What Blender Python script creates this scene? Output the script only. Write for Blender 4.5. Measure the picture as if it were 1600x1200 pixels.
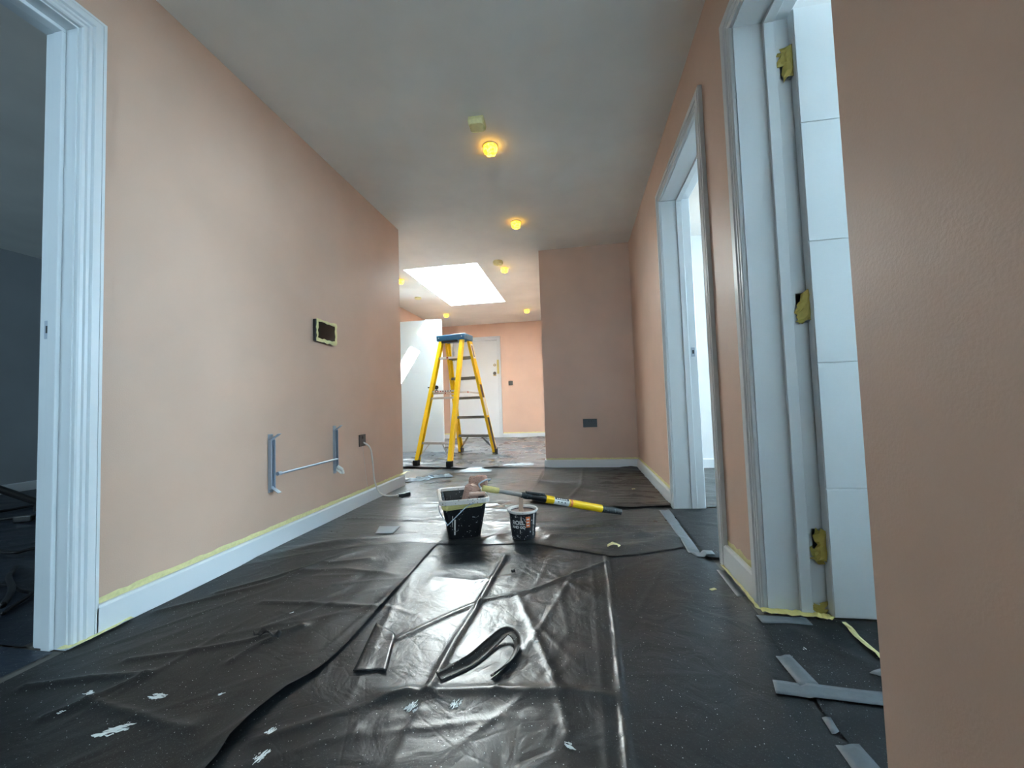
import bpy, bmesh, math, random
import numpy as np
from mathutils import Vector, Matrix

for o in list(bpy.data.objects):
    bpy.data.objects.remove(o)
scene = bpy.context.scene
col = scene.collection

# ------------------------------------------------------------------ camera
def make_camera():
    f, yaw, pitch, roll, h = 620.1, .1633, .047, -.0333, .7291
    cy, sy, cp, sp = math.cos(yaw), math.sin(yaw), math.cos(pitch), math.sin(pitch)
    fwd = Vector((-sy*cp, cy*cp, sp)); right = Vector((cy, sy, 0)); up = right.cross(fwd)
    cr, sr = math.cos(roll), math.sin(roll)
    r2 = right*cr + up*sr; u2 = -right*sr + up*cr
    cam = bpy.data.cameras.new('camera'); cam.sensor_width = 36; cam.lens = f/1600*36
    cam.clip_start = .02; cam.clip_end = 200
    o = bpy.data.objects.new('camera', cam); col.objects.link(o)
    m = Matrix((r2, u2, -fwd)).transposed().to_4x4(); m.translation = (0, 0, h)
    o.matrix_world = m
    scene.camera = o
make_camera()

# ------------------------------------------------------------------ light
EXPOSURE = 1.32
SKY = (.54, .80, 1.0); SKY_STRENGTH = 20.0
SUN_ENERGY = 240.0
SUN_DIR = Vector((-.66, .33, -1))
scene.view_settings.view_transform = 'Standard'
scene.view_settings.look = 'None'
scene.view_settings.gamma = 1
scene.view_settings.use_curve_mapping = False
scene.view_settings.exposure = EXPOSURE
w = bpy.data.worlds.new('sky'); scene.world = w; w.use_nodes = True
bg = w.node_tree.nodes['Background']
bg.inputs[0].default_value = (*SKY, 1); bg.inputs[1].default_value = SKY_STRENGTH
sl = bpy.data.lights.new('sun', 'SUN'); sl.energy = SUN_ENERGY; sl.angle = .0093; sl.color = (.88, .96, 1.0)
so = bpy.data.objects.new('sun', sl); col.objects.link(so)
so.rotation_euler = SUN_DIR.to_track_quat('-Z', 'Y').to_euler(); so.location = (3, 2, 8)

def portal(center, normal, sx, sy):
    l = bpy.data.lights.new('window_portal', 'AREA'); l.shape = 'RECTANGLE'; l.size = sx; l.size_y = sy
    l.cycles.is_portal = True
    o = bpy.data.objects.new('window_portal', l); col.objects.link(o)
    o.location = center; o.rotation_euler = Vector(normal).to_track_quat('-Z', 'Y').to_euler()

# ------------------------------------------------------------------ key dimensions (metres)
H = 2.4
XL, XR = -1.6156, .599
TL, TR = .124, .166
YB, XB, YF, YL = 4.3224, -.3661, 8.0996, 3.4713
HLX = -2.89
DH = 2.04            # door opening height
SK = .1; SKT = .018  # skirting height / thickness

# ------------------------------------------------------------------ materials
MATS = {}
def nodes(name):
    m = bpy.data.materials.new(name); m.use_nodes = True
    nt = m.node_tree; return m, nt, nt.nodes['Principled BSDF']
def N(nt, t, **k):
    n = nt.nodes.new(t)
    for a, b in k.items():
        if a in n.inputs.keys(): n.inputs[a].default_value = b
        else: setattr(n, a, b)
    return n
def srgb(r, g, b):
    f = lambda c: (c/255/12.92 if c/255 <= .04045 else ((c/255+.055)/1.055)**2.4)
    return (f(r), f(g), f(b), 1)
def obj_coord(nt, scale=(1, 1, 1)):
    tc = N(nt, 'ShaderNodeTexCoord'); mp = N(nt, 'ShaderNodeMapping'); mp.inputs['Scale'].default_value = scale
    nt.links.new(tc.outputs['Object'], mp.inputs['Vector']); return mp.outputs['Vector']
def add_bump(nt, b, h, strength, dist, prev=None):
    bp = N(nt, 'ShaderNodeBump'); bp.inputs['Strength'].default_value = strength; bp.inputs['Distance'].default_value = dist
    nt.links.new(h, bp.inputs['Height'])
    if prev: nt.links.new(prev, bp.inputs['Normal'])
    nt.links.new(bp.outputs['Normal'], b.inputs['Normal']); return bp.outputs['Normal']
def mix_col(nt, fac, a, b):
    m = N(nt, 'ShaderNodeMix', data_type='RGBA')
    for i, v in ((6, a), (7, b)):
        if hasattr(v, 'is_linked'): nt.links.new(v, m.inputs[i])
        else: m.inputs[i].default_value = v
    nt.links.new(fac, m.inputs[0]) if hasattr(fac, 'is_linked') else setattr(m.inputs[0], 'default_value', fac)
    return m.outputs[2]
def ramp(nt, v, lo, hi):
    r = N(nt, 'ShaderNodeMapRange'); r.inputs['From Min'].default_value = lo; r.inputs['From Max'].default_value = hi
    nt.links.new(v, r.inputs['Value']); return r.outputs[0]

def paint(name, c, rough=.55, peel=.0, mott=.04, scale=260):
    m, nt, b = nodes(name); v = obj_coord(nt)
    n1 = N(nt, 'ShaderNodeTexNoise'); n1.inputs['Scale'].default_value = 2.3; n1.inputs['Detail'].default_value = 3
    nt.links.new(v, n1.inputs['Vector'])
    d = tuple(x*(1-2*mott) for x in c[:3]) + (1,); l = tuple(min(1, x*(1+mott)) for x in c[:3]) + (1,)
    nt.links.new(mix_col(nt, ramp(nt, n1.outputs[0], .3, .7), d, l), b.inputs['Base Color'])
    b.inputs['Roughness'].default_value = rough
    if peel:
        n2 = N(nt, 'ShaderNodeTexNoise'); n2.inputs['Scale'].default_value = scale; n2.inputs['Detail'].default_value = 2
        nt.links.new(v, n2.inputs['Vector']); add_bump(nt, b, n2.outputs[0], peel, .002)
    MATS[name] = m; return m
def plain(name, c, rough=.5, metal=0., spec=None):
    m, nt, b = nodes(name); v = obj_coord(nt)
    n1 = N(nt, 'ShaderNodeTexNoise'); n1.inputs['Scale'].default_value = 30; n1.inputs['Detail'].default_value = 4
    nt.links.new(v, n1.inputs['Vector'])
    d = tuple(x*.88 for x in c[:3]) + (1,); l = tuple(min(1, x*1.06) for x in c[:3]) + (1,)
    nt.links.new(mix_col(nt, n1.outputs[0], d, l), b.inputs['Base Color'])
    b.inputs['Roughness'].default_value = rough; b.inputs['Metallic'].default_value = metal
    MATS[name] = m; return m

paint('wall_pink', srgb(207, 174, 153), .44, .2)
paint('ceiling_white', srgb(236, 234, 228), .7, .12)
paint('room_white', srgb(225, 228, 228), .7, .1)
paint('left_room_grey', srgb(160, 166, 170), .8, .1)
paint('gloss_white', srgb(222, 226, 228), .28, 0, .01)
paint('door_white', srgb(226, 230, 231), .35, .05, .01, 120)
paint('floor_screed', srgb(120, 116, 110), .9, .4)
plain('gap_dark', srgb(60, 62, 64), .9)
plain('black_plastic', srgb(22, 22, 24), .35)
plain('black_rubber', srgb(20, 20, 21), .7)
plain('screen_black', srgb(10, 9, 9), .12)
plain('galv_steel', srgb(172, 182, 194), .38, .35)
plain('aluminium', srgb(190, 190, 188), .35, .85)
plain('grey_step', srgb(120, 120, 116), .5, .4)
plain('brass', srgb(170, 150, 100), .35, .9)
plain('ladder_yellow', srgb(240, 196, 10), .38)
plain('ladder_blue', srgb(30, 92, 125), .45)
plain('white_plastic', srgb(225, 223, 216), .4)
plain('cable_black', srgb(18, 18, 22), .45)
plain('label_white', srgb(232, 230, 226), .5)
plain('label_red', srgb(170, 60, 50), .5)
plain('label_brown', srgb(80, 45, 40), .5)
plain('label_orange', srgb(225, 120, 70), .5)
plain('pole_yellow', srgb(248, 200, 20), .3)
plain('paint_wet', srgb(196, 160, 142), .3)
plain('paint_pale', srgb(226, 226, 222), .5)
plain('stick_wood', srgb(185, 158, 138), .7)
plain('paper_grey', srgb(150, 158, 164), .6)

def tape_mat(name, c, rough=.55):
    m, nt, b = nodes(name); v = obj_coord(nt)
    n = N(nt, 'ShaderNodeTexNoise'); n.inputs['Scale'].default_value = 70; n.inputs['Detail'].default_value = 5
    nt.links.new(v, n.inputs['Vector'])
    nt.links.new(mix_col(nt, n.outputs[0], tuple(x*.78 for x in c[:3])+(1,), tuple(min(1, x*1.15) for x in c[:3])+(1,)), b.inputs['Base Color'])
    b.inputs['Roughness'].default_value = rough; add_bump(nt, b, n.outputs[0], .5, .002); MATS[name] = m
tape_mat('mask_tape', srgb(226, 218, 158))
tape_mat('mask_tape_mid', srgb(212, 196, 124))
tape_mat('mask_tape_green', srgb(190, 172, 86))
tape_mat('tape_pale', srgb(240, 230, 168))
tape_mat('duct_tape', srgb(90, 98, 104), .5)
tape_mat('foil', srgb(190, 200, 206), .25)  # shiny scraps, and the painted skylight reflections by the ladder

def splatter(name, base, dot, rough, thr=.35, scale=140, metal=0):
    m, nt, b = nodes(name); v = obj_coord(nt)
    vo = N(nt, 'ShaderNodeTexVoronoi'); vo.inputs['Scale'].default_value = scale; nt.links.new(v, vo.inputs['Vector'])
    sx = N(nt, 'ShaderNodeSeparateColor'); nt.links.new(vo.outputs['Color'], sx.inputs[0])
    pw = N(nt, 'ShaderNodeMath', operation='POWER'); nt.links.new(sx.outputs[0], pw.inputs[0]); pw.inputs[1].default_value = 5
    mu = N(nt, 'ShaderNodeMath', operation='MULTIPLY'); nt.links.new(pw.outputs[0], mu.inputs[0]); mu.inputs[1].default_value = thr
    lt = N(nt, 'ShaderNodeMath', operation='LESS_THAN'); nt.links.new(vo.outputs['Distance'], lt.inputs[0]); nt.links.new(mu.outputs[0], lt.inputs[1])
    n2 = N(nt, 'ShaderNodeTexNoise'); n2.inputs['Scale'].default_value = 45; n2.inputs['Detail'].default_value = 6; n2.inputs['Distortion'].default_value = 1.2
    nt.links.new(v, n2.inputs['Vector'])
    mx = N(nt, 'ShaderNodeMath', operation='MAXIMUM'); nt.links.new(lt.outputs[0], mx.inputs[0]); nt.links.new(ramp(nt, n2.outputs[0], .66, .70), mx.inputs[1])
    nt.links.new(mix_col(nt, mx.outputs[0], base, dot), b.inputs['Base Color']); b.inputs['Roughness'].default_value = rough
    MATS[name] = m; return m
splatter('bucket_black', srgb(14, 15, 18), srgb(170, 170, 172), .35, .3, 90)
splatter('pot_black', srgb(22, 23, 28), srgb(200, 200, 205), .35, .45, 120)
splatter('rim_paint', srgb(214, 205, 196), srgb(150, 128, 116), .4, .5, 120)
splatter('nap_pink', srgb(190, 150, 134), srgb(120, 82, 70), .95, .6, 260)
def nap_bump():
    m = MATS['nap_pink']; nt = m.node_tree; b = nt.nodes['Principled BSDF']; v = obj_coord(nt)
    n = N(nt, 'ShaderNodeTexNoise'); n.inputs['Scale'].default_value = 150; n.inputs['Detail'].default_value = 3; nt.links.new(v, n.inputs['Vector'])
    add_bump(nt, b, n.outputs[0], 1.0, .008)
nap_bump()
splatter('grip_black', srgb(34, 38, 40), srgb(120, 126, 128), .7, .5, 200)

def sheet_mat(name, c, rough, crinkle, dots=.24, dotscale=190, seed=0, stretch=(1, 1, 1), spec=.5):
    m, nt, b = nodes(name); v = obj_coord(nt); vs = obj_coord(nt, stretch)
    vo = N(nt, 'ShaderNodeTexVoronoi'); vo.inputs['Scale'].default_value = dotscale; nt.links.new(v, vo.inputs['Vector'])
    sx = N(nt, 'ShaderNodeSeparateColor'); nt.links.new(vo.outputs['Color'], sx.inputs[0])
    pw = N(nt, 'ShaderNodeMath', operation='POWER'); nt.links.new(sx.outputs[0], pw.inputs[0]); pw.inputs[1].default_value = 7
    mu = N(nt, 'ShaderNodeMath', operation='MULTIPLY'); nt.links.new(pw.outputs[0], mu.inputs[0]); mu.inputs[1].default_value = dots
    lt = N(nt, 'ShaderNodeMath', operation='LESS_THAN'); nt.links.new(vo.outputs['Distance'], lt.inputs[0]); nt.links.new(mu.outputs[0], lt.inputs[1])
    # plaster dust: faint soft patches and a fine haze of specks
    n1 = N(nt, 'ShaderNodeTexNoise'); n1.inputs['Scale'].default_value = 2.6; n1.inputs['Detail'].default_value = 4; n1.inputs['Roughness'].default_value = .6
    nt.links.new(v, n1.inputs['Vector'])
    dust = ramp(nt, n1.outputs[0], .3, .75)
    b.inputs['Specular IOR Level'].default_value = spec
    cc = mix_col(nt, dust, tuple(x*.8 for x in c[:3])+(1,), tuple(x*1.5 for x in c[:3])+(1,))
    n3 = N(nt, 'ShaderNodeTexNoise'); n3.inputs['Scale'].default_value = 330; n3.inputs['Detail'].default_value = 1
    nt.links.new(v, n3.inputs['Vector'])
    sp = N(nt, 'ShaderNodeMath', operation='MULTIPLY'); nt.links.new(ramp(nt, n3.outputs[0], .62, .75), sp.inputs[0]); nt.links.new(dust, sp.inputs[1])
    cc = mix_col(nt, sp.outputs[0], cc, srgb(92, 96, 98))
    cc = mix_col(nt, lt.outputs[0], cc, srgb(186, 190, 190))
    nt.links.new(cc, b.inputs['Base Color'])
    r = N(nt, 'ShaderNodeMapRange'); nt.links.new(n1.outputs[0], r.inputs['Value'])
    r.inputs['From Min'].default_value = .3; r.inputs['From Max'].default_value = .7
    r.inputs['To Min'].default_value = max(.08, rough-.06); r.inputs['To Max'].default_value = rough+.08
    nt.links.new(r.outputs[0], b.inputs['Roughness'])
    n2 = N(nt, 'ShaderNodeTexNoise'); n2.inputs['Scale'].default_value = 8; n2.inputs['Detail'].default_value = 5
    n2.inputs['Roughness'].default_value = .5; n2.inputs['Distortion'].default_value = 1.2
    nt.links.new(vs, n2.inputs['Vector'])
    nrm = add_bump(nt, b, n2.outputs[0], crinkle, .014)
    v2 = N(nt, 'ShaderNodeTexVoronoi', feature='DISTANCE_TO_EDGE'); v2.inputs['Scale'].default_value = 9; v2.inputs['Randomness'].default_value = 1
    nt.links.new(vs, v2.inputs['Vector'])
    add_bump(nt, b, ramp(nt, v2.outputs[0], 0, .035), crinkle*.2, .003, nrm)
    MATS[name] = m; return m
sheet_mat('sheet_centre', srgb(24, 27, 30), .33, .32, spec=.42)
sheet_mat('sheet_left', srgb(26, 25, 25), .46, .26, spec=.27)
sheet_mat('sheet_mid', srgb(42, 43, 43), .32, .38, stretch=(.8, 1.6, 1))
sheet_mat('sheet_brown', srgb(34, 30, 27), .42, .45, spec=.32, stretch=(.6, 2.0, 1))
sheet_mat('sheet_hall', srgb(84, 85, 86), .28, .30, stretch=(.6, 1.8, 1))
sheet_mat('sheet_right', srgb(22, 24, 27), .46, .22, spec=.3)
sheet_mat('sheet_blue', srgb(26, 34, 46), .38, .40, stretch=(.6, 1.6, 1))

def glass():
    m = bpy.data.materials.new('window_glass'); m.use_nodes = True; nt = m.node_tree
    nt.nodes.remove(nt.nodes['Principled BSDF']); out = nt.nodes['Material Output']
    t = N(nt, 'ShaderNodeBsdfTransparent'); g = N(nt, 'ShaderNodeBsdfGlossy'); g.inputs['Roughness'].default_value = .02
    mx = N(nt, 'ShaderNodeMixShader'); mx.inputs[0].default_value = .05
    nt.links.new(t.outputs[0], mx.inputs[1]); nt.links.new(g.outputs[0], mx.inputs[2]); nt.links.new(mx.outputs[0], out.inputs[0])
    MATS['glass'] = m
glass()
def lamp_mat():
    m, nt, b = nodes('taped_lamp'); v = obj_coord(nt)
    n = N(nt, 'ShaderNodeTexNoise'); n.inputs['Scale'].default_value = 38; n.inputs['Detail'].default_value = 4; n.inputs['Distortion'].default_value = 1
    nt.links.new(v, n.inputs['Vector']); f = ramp(nt, n.outputs[0], .35, .68)
    b.inputs['Base Color'].default_value = srgb(230, 205, 90)
    nt.links.new(mix_col(nt, f, (1, .44, .008, 1), (1, .64, .045, 1)), b.inputs['Emission Color'])
    r = N(nt, 'ShaderNodeMapRange'); nt.links.new(f, r.inputs['Value']); r.inputs['To Min'].default_value = 1.9; r.inputs['To Max'].default_value = 5.5
    nt.links.new(r.outputs[0], b.inputs['Emission Strength']); MATS['lamp'] = m
lamp_mat()

# ------------------------------------------------------------------ mesh helpers
class MB:
    def __init__(s): s.v = []; s.f = []
    def add(s, verts, faces):
        o = len(s.v); s.v += [tuple(p) for p in verts]; s.f += [tuple(i+o for i in f) for f in faces]; return s
    def box(s, x0, x1, y0, y1, z0, z1):
        if x0 > x1: x0, x1 = x1, x0
        if y0 > y1: y0, y1 = y1, y0
        v = [(x, y, z) for z in (z0, z1) for y in (y0, y1) for x in (x0, x1)]
        return s.add(v, [(0, 2, 3, 1), (4, 5, 7, 6), (0, 1, 5, 4), (1, 3, 7, 5), (3, 2, 6, 7), (2, 0, 4, 6)])
    def bar(s, a, b, w, d, up=(0, 0, 1)):
        a, b = Vector(a), Vector(b); t = (b-a).normalized(); u = Vector(up)
        sx = t.cross(u); sx = sx.normalized() if sx.length > 1e-6 else Vector((1, 0, 0)); sy = sx.cross(t).normalized()
        v = [p + sx*i*w/2 + sy*j*d/2 for p in (a, b) for i, j in ((-1, -1), (1, -1), (1, 1), (-1, 1))]
        return s.add(v, [(0, 3, 2, 1), (4, 5, 6, 7), (0, 1, 5, 4), (1, 2, 6, 5), (2, 3, 7, 6), (3, 0, 4, 7)])
    def tube(s, pts, r, n=10, cap=True):
        pts = [Vector(p) for p in pts]; rs = r if isinstance(r, (list, tuple)) else [r]*len(pts)
        o = len(s.v); ref = None
        for i, p in enumerate(pts):
            t = (pts[min(i+1, len(pts)-1)] - pts[max(i-1, 0)]).normalized()
            if ref is None:
                ref = t.cross(Vector((0, 0, 1)));
                if ref.length < 1e-4: ref = t.cross(Vector((1, 0, 0)))
            ref = (ref - t*ref.dot(t)).normalized(); q = t.cross(ref)
            for k in range(n):
                a = 2*math.pi*k/n; s.v.append(tuple(p + (ref*math.cos(a) + q*math.sin(a))*rs[i]))
        for i in range(len(pts)-1):
            for k in range(n):
                a, b = o+i*n+k, o+i*n+(k+1) % n; s.f.append((a, b, b+n, a+n))
        if cap:
            s.f.append(tuple(o+k for k in reversed(range(n)))); e = o+(len(pts)-1)*n; s.f.append(tuple(e+k for k in range(n)))
        return s
    def lathe(s, prof, c=(0, 0, 0), n=24, jit=None):
        o = len(s.v)
        for i, (r, z) in enumerate(prof):
            for k in range(n):
                a = 2*math.pi*k/n; dr, dz = jit(i, k) if jit else (0, 0)
                s.v.append((c[0]+(r+dr)*math.cos(a), c[1]+(r+dr)*math.sin(a), c[2]+z+dz))
        for i in range(len(prof)-1):
            for k in range(n):
                a, b = o+i*n+k, o+i*n+(k+1) % n; s.f.append((a, b, b+n, a+n))
        s.f.append(tuple(o+k for k in reversed(range(n)))); e = o+(len(prof)-1)*n; s.f.append(tuple(e+k for k in range(n)))
        return s
    def grid(s, rows):
        o = len(s.v); n = len(rows[0])
        for r in rows: s.v += [tuple(p) for p in r]
        for i in range(len(rows)-1):
            for k in range(n-1):
                a = o+i*n+k; s.f.append((a, a+1, a+n+1, a+n))
        return s
    def build(s, name, mat, parent=None, bevel=0, smooth=False, solid=0):
        me = bpy.data.meshes.new(name); me.from_pydata(s.v, [], s.f); me.update()
        bm = bmesh.new(); bm.from_mesh(me); bmesh.ops.recalc_face_normals(bm, faces=bm.faces); bm.to_mesh(me); bm.free()
        me.materials.append(MATS[mat] if isinstance(mat, str) else mat)
        if smooth:
            for p in me.polygons: p.use_smooth = True
        o = bpy.data.objects.new(name, me); col.objects.link(o)
        if parent: o.parent = parent
        if bevel:
            b = o.modifiers.new('bevel', 'BEVEL'); b.width = bevel; b.segments = 2; b.limit_method = 'ANGLE'; b.angle_limit = .7
        if solid:
            d = o.modifiers.new('solid', 'SOLIDIFY'); d.thickness = solid; d.offset = 1
        return o
def rrect(w_, d, r, n=5):
    pts = []
    for cx, cy, a0 in ((w_/2-r, d/2-r, 0), (-w_/2+r, d/2-r, 90), (-w_/2+r, -d/2+r, 180), (w_/2-r, -d/2+r, 270)):
        for k in range(n): a = math.radians(a0+90*k/(n-1)); pts.append((cx+r*math.cos(a), cy+r*math.sin(a)))
    return pts
def loft(rings, cap0=True, cap1=True):
    m = MB(); n = len(rings[0]); v = [p for r in rings for p in r]; f = []
    for i in range(len(rings)-1):
        f += [(i*n+k, i*n+(k+1) % n, (i+1)*n+(k+1) % n, (i+1)*n+k) for k in range(n)]
    if cap0: f.append(tuple(range(n)))
    if cap1: f.append(tuple(range((len(rings)-1)*n, len(rings)*n)))
    return m.add(v, f)
def empty(name, loc=(0, 0, 0), rz=0, parent=None):
    o = bpy.data.objects.new(name, None); o.empty_display_size = .05; col.objects.link(o)
    o.location = loc; o.rotation_euler = (0, 0, rz)
    if parent: o.parent = parent
    return o
def tag(o, label, cat, group=None, kind=None):
    o['label'] = label; o['category'] = cat
    if group: o['group'] = group
    if kind: o['kind'] = kind
    return o
def struct(o, label, cat): return tag(o, label, cat, kind='structure')
def at(o, loc):
    """move a mesh object's origin to loc, leaving its geometry in place"""
    o.data.transform(Matrix.Translation(-Vector(loc))); o.location = loc; return o

# ------------------------------------------------------------------ room shell
mb = MB().box(-6, 4.2, -3.6, 8.6, -.15, -.004)
struct(mb.build('floor', 'floor_screed'), 'grey screed floor beneath the black plastic sheets', 'floor')

SX0, SX1, SY0, SY1 = -2.05, -1.12, 4.52, 6.39     # skylight shaft
mb = MB()
for a in ((-6, SX0, -3.6, 8.6), (SX1, 4.2, -3.6, 8.6), (SX0, SX1, -3.6, SY0), (SX0, SX1, SY1, 8.6)):
    mb.box(*a, H, H+.15)
ceiling = struct(mb.build('ceiling', 'ceiling_white'), 'flat off-white plaster ceiling with a skylight opening', 'ceiling')

def wall_y(name, x0, x1, y0, y1, ops, mat, label):
    """wall running along Y between x0..x1 with openings (ya, yb, za, zb)"""
    mb = MB(); y = y0
    for a, b, za, zb in sorted(ops):
        mb.box(x0, x1, y, a, 0, H)
        if za > 0: mb.box(x0, x1, a, b, 0, za)
        mb.box(x0, x1, a, b, zb, H); y = b
    mb.box(x0, x1, y, y1, 0, H)
    return struct(mb.build(name, mat), label, 'wall')
def wall_x(name, y0, y1, x0, x1, ops, mat, label):
    mb = MB(); x = x0
    for a, b, za, zb in sorted(ops):
        mb.box(x, a, y0, y1, 0, H)
        if za > 0: mb.box(a, b, y0, y1, 0, za)
        mb.box(a, b, y0, y1, zb, H); x = b
    mb.box(x, x1, y0, y1, 0, H)
    return struct(mb.build(name, mat), label, 'wall')
LT = .03      # lining thickness
OL = (.195, 1.03); OA = (.64, 1.475); OB = (1.90, 2.735)
def rough(o): return (o[0]-LT, o[1]+LT, 0, DH+LT)
wall_y('wall_left', XL-TL, XL, -3.2, YL, [rough(OL)], 'wall_pink', 'long pink wall with the radiator brackets and a doorway')
wall_y('wall_right', XR, XR+TR, .56, YB, [rough(OA), rough(OB)], 'wall_pink', 'pink corridor wall with two white doorways')
MB_ = MB().box(.3475, XR+TR, .27, .56, 0, H)
struct(MB_.build('wall_pier', 'wall_pink'), 'pink-grey wall pier projecting beside the open white door', 'wall')
mb = MB().box(XB, 3.9, YB, YB+.12, 0, H).box(XB, XB+.12, YB+.12, YF, 0, H)
struct(mb.build('wall_boxed', 'wall_pink'), 'dark pink boxed-out wall with the double socket', 'wall')
OE = (-2.60, -1.63)   # entrance door opening in the far wall
wall_x('wall_far', YF, YF+.2, -3.1, .2, [(OE[0]-LT, OE[1]+LT, 0, 2.055+LT)], 'wall_pink', 'peach far wall around the entrance door')
OH = (4.94, 5.775)
wall_y('wall_hall', HLX-.12, HLX, YL, YF+.2, [rough(OH)], 'wall_pink', 'pink hall wall behind the open white door')
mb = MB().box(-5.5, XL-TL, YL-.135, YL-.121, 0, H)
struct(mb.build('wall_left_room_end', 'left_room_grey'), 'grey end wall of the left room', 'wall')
mb = MB().box(-5.6, XL-TL, YL-.12, YL, 0, H)
struct(mb.build('wall_partition', 'wall_pink'), 'partition between the left room and the hall', 'wall')
mb = MB().box(-4.6, HLX-.12, 6.9, 7.0, 0, H).box(-4.7, -4.6, YL, 7.0, 0, H)
struct(mb.build('wall_cupboard', 'room_white'), 'white walls of the small room off the hall', 'wall')
# left room
WLR = (-4.2, -3.4, 1.1, 2.1)
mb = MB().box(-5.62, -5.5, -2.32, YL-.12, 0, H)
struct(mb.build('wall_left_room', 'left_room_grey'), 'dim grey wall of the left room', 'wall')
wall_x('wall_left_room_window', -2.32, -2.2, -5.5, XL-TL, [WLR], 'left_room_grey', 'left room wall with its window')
# right rooms
WA = (.60, 1.50, .72, 2.37); WB = (2.2, 3.9, .8, 2.15)
wall_y('wall_room_windows', 3.2, 3.35, 1.56, YB, [WB], 'room_white', 'outer wall of the middle right room with its window')
wall_y('wall_closet_window', 1.95, 2.1, .56, 1.56, [WA], 'room_white', 'outer wall of the narrow near right room with its window')
mb = MB().box(XR+TR, 3.2, 1.56, 1.78, 0, H)
struct(mb.build('wall_room_partition', 'room_white'), 'white partition between the two right rooms', 'wall')
mb = MB().box(XR+TR, 3.2, .27, .56, 0, H)
struct(mb.build('wall_room_near', 'room_white'), 'near wall of the right room', 'wall')
mb = MB().box(XR+TR, 3.2, YB-.012, YB-.001, 0, H)
struct(mb.build('wall_room_far', 'room_white'), 'white wall seen through the middle right doorway', 'wall')
# hall behind the photographer
WH = (-.4, .4, 1.1, 2.0)
wall_x('wall_back', -3.32, -3.2, XL-TL, 2.7, [WH], 'room_white', 'white wall behind the viewpoint with a wide window')
mb = MB().box(2.58, 2.7, -3.2, .27, 0, H)
struct(mb.build('wall_back_right', 'room_white'), 'white side wall of the hall behind the viewpoint', 'wall')

# windows (the light of the rooms)
wn = [0]
def window(axis, p, a, b, za, zb, inward, label):
    wn[0] += 1; root = empty('window_%d' % wn[0], (p, (a+b)/2, za) if axis == 0 else ((a+b)/2, p, za)); struct(root, label, 'window')
    fw = .06; mid = (a+b)/2
    def bx(u0, u1, z0, z1, d):
        m = MB()
        if axis == 0: m.box(-d, d, u0-mid, u1-mid, z0-za, z1-za)
        else: m.box(u0-mid, u1-mid, -d, d, z0-za, z1-za)
        return m
    fr = bx(a, a+fw, za, zb, .035)
    for q in (bx(b-fw, b, za, zb, .035), bx(a+fw, b-fw, za, za+fw, .035), bx(a+fw, b-fw, zb-fw, zb, .035), bx(mid-.03, mid+.03, za+fw, zb-fw, .03)):
        fr.add(q.v, q.f)
    fr.build('window_frame', 'gloss_white', root)
    bx(a+fw, mid-.03, za+fw, zb-fw, .004).build('pane', 'glass', root); bx(mid+.03, b-fw, za+fw, zb-fw, .004).build('pane', 'glass', root)
    n = (inward, 0, 0) if axis == 0 else (0, inward, 0)
    c = Vector((p, mid, (za+zb)/2) if axis == 0 else (mid, p, (za+zb)/2)) - Vector(n)*.05
    portal(c, n, b-a, zb-za)
window(0, 2.025, *WA, -1, 'white window of the near right room')
window(0, 3.275, *WB, -1, 'white window of the middle right room')
window(1, -3.26, *WH, 1, 'wide white window behind the viewpoint')
window(1, -2.26, *WLR, 1, 'white window of the left room')

# unseen timber fence, added to block low light into the right-hand windows
plain('light_block_wood', srgb(128, 108, 88), .8)
fence = empty('light_block_fence', (3.9, 1.6, 0)); tag(fence, 'unseen brown timber boards added to block low light outside the right-hand windows', 'fence')
brd = None
for k in range(40):
    y = -2.4+k*.151
    if brd is None: brd = MB().box(-.01, .01, 0, .145, .0, 1.5).build('board', 'light_block_wood', fence); o = brd
    else: o = brd.copy(); col.objects.link(o); o.parent = fence
    o.location = (.012*(k % 2), y, 0)
MB().box(.03, .07, -2.4, 3.64, .3, .38).build('rail', 'light_block_wood', fence); MB().box(.03, .07, -2.4, 3.64, 1.2, 1.28).build('rail', 'light_block_wood', fence)

# skylight: plastered shaft up to a pair of sloped roof windows
GX0, GX1, GZ1, GS = SX0, -1.19, 3.32, .56     # glazing runs from GX1 (low) up to GX0
def gz(x): return GZ1 + GS*(GX1-x)
root = empty('window_5', ((SX0+SX1)/2, (SY0+SY1)/2, H)); struct(root, 'bright skylight with a white plastered shaft', 'skylight')
def rel(mb): mb.v = [(x-root.location.x, y-root.location.y, z-root.location.z) for x, y, z in mb.v]; return mb
t = .1; mb = MB()
mb.add([(SX0-t, SY0-t, H+.15), (SX0, SY0-t, H+.15), (SX0, SY1+t, H+.15), (SX0-t, SY1+t, H+.15),
        (SX0-t, SY0-t, gz(SX0)), (SX0, SY0-t, gz(SX0)), (SX0, SY1+t, gz(SX0)), (SX0-t, SY1+t, gz(SX0))],
       [(0, 1, 2, 3), (4, 5, 6, 7), (0, 1, 5, 4), (1, 2, 6, 5), (2, 3, 7, 6), (3, 0, 4, 7)])
mb.box(SX1, SX1+t, SY0-t, SY1+t, H+.15, gz(SX1))
for ya, yb in ((SY0-t, SY0), (SY1, SY1+t)):
    v = []
    for y in (ya, yb): v += [(SX0, y, H+.15), (SX1, y, H+.15), (SX1, y, gz(SX1)), (SX0, y, gz(SX0))]
    mb.add(v, [(0, 1, 2, 3), (4, 5, 6, 7), (0, 1, 5, 4), (1, 2, 6, 5), (2, 3, 7, 6), (3, 0, 4, 7)])
rel(mb).build('skylight_shaft', 'ceiling_white', root)
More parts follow.
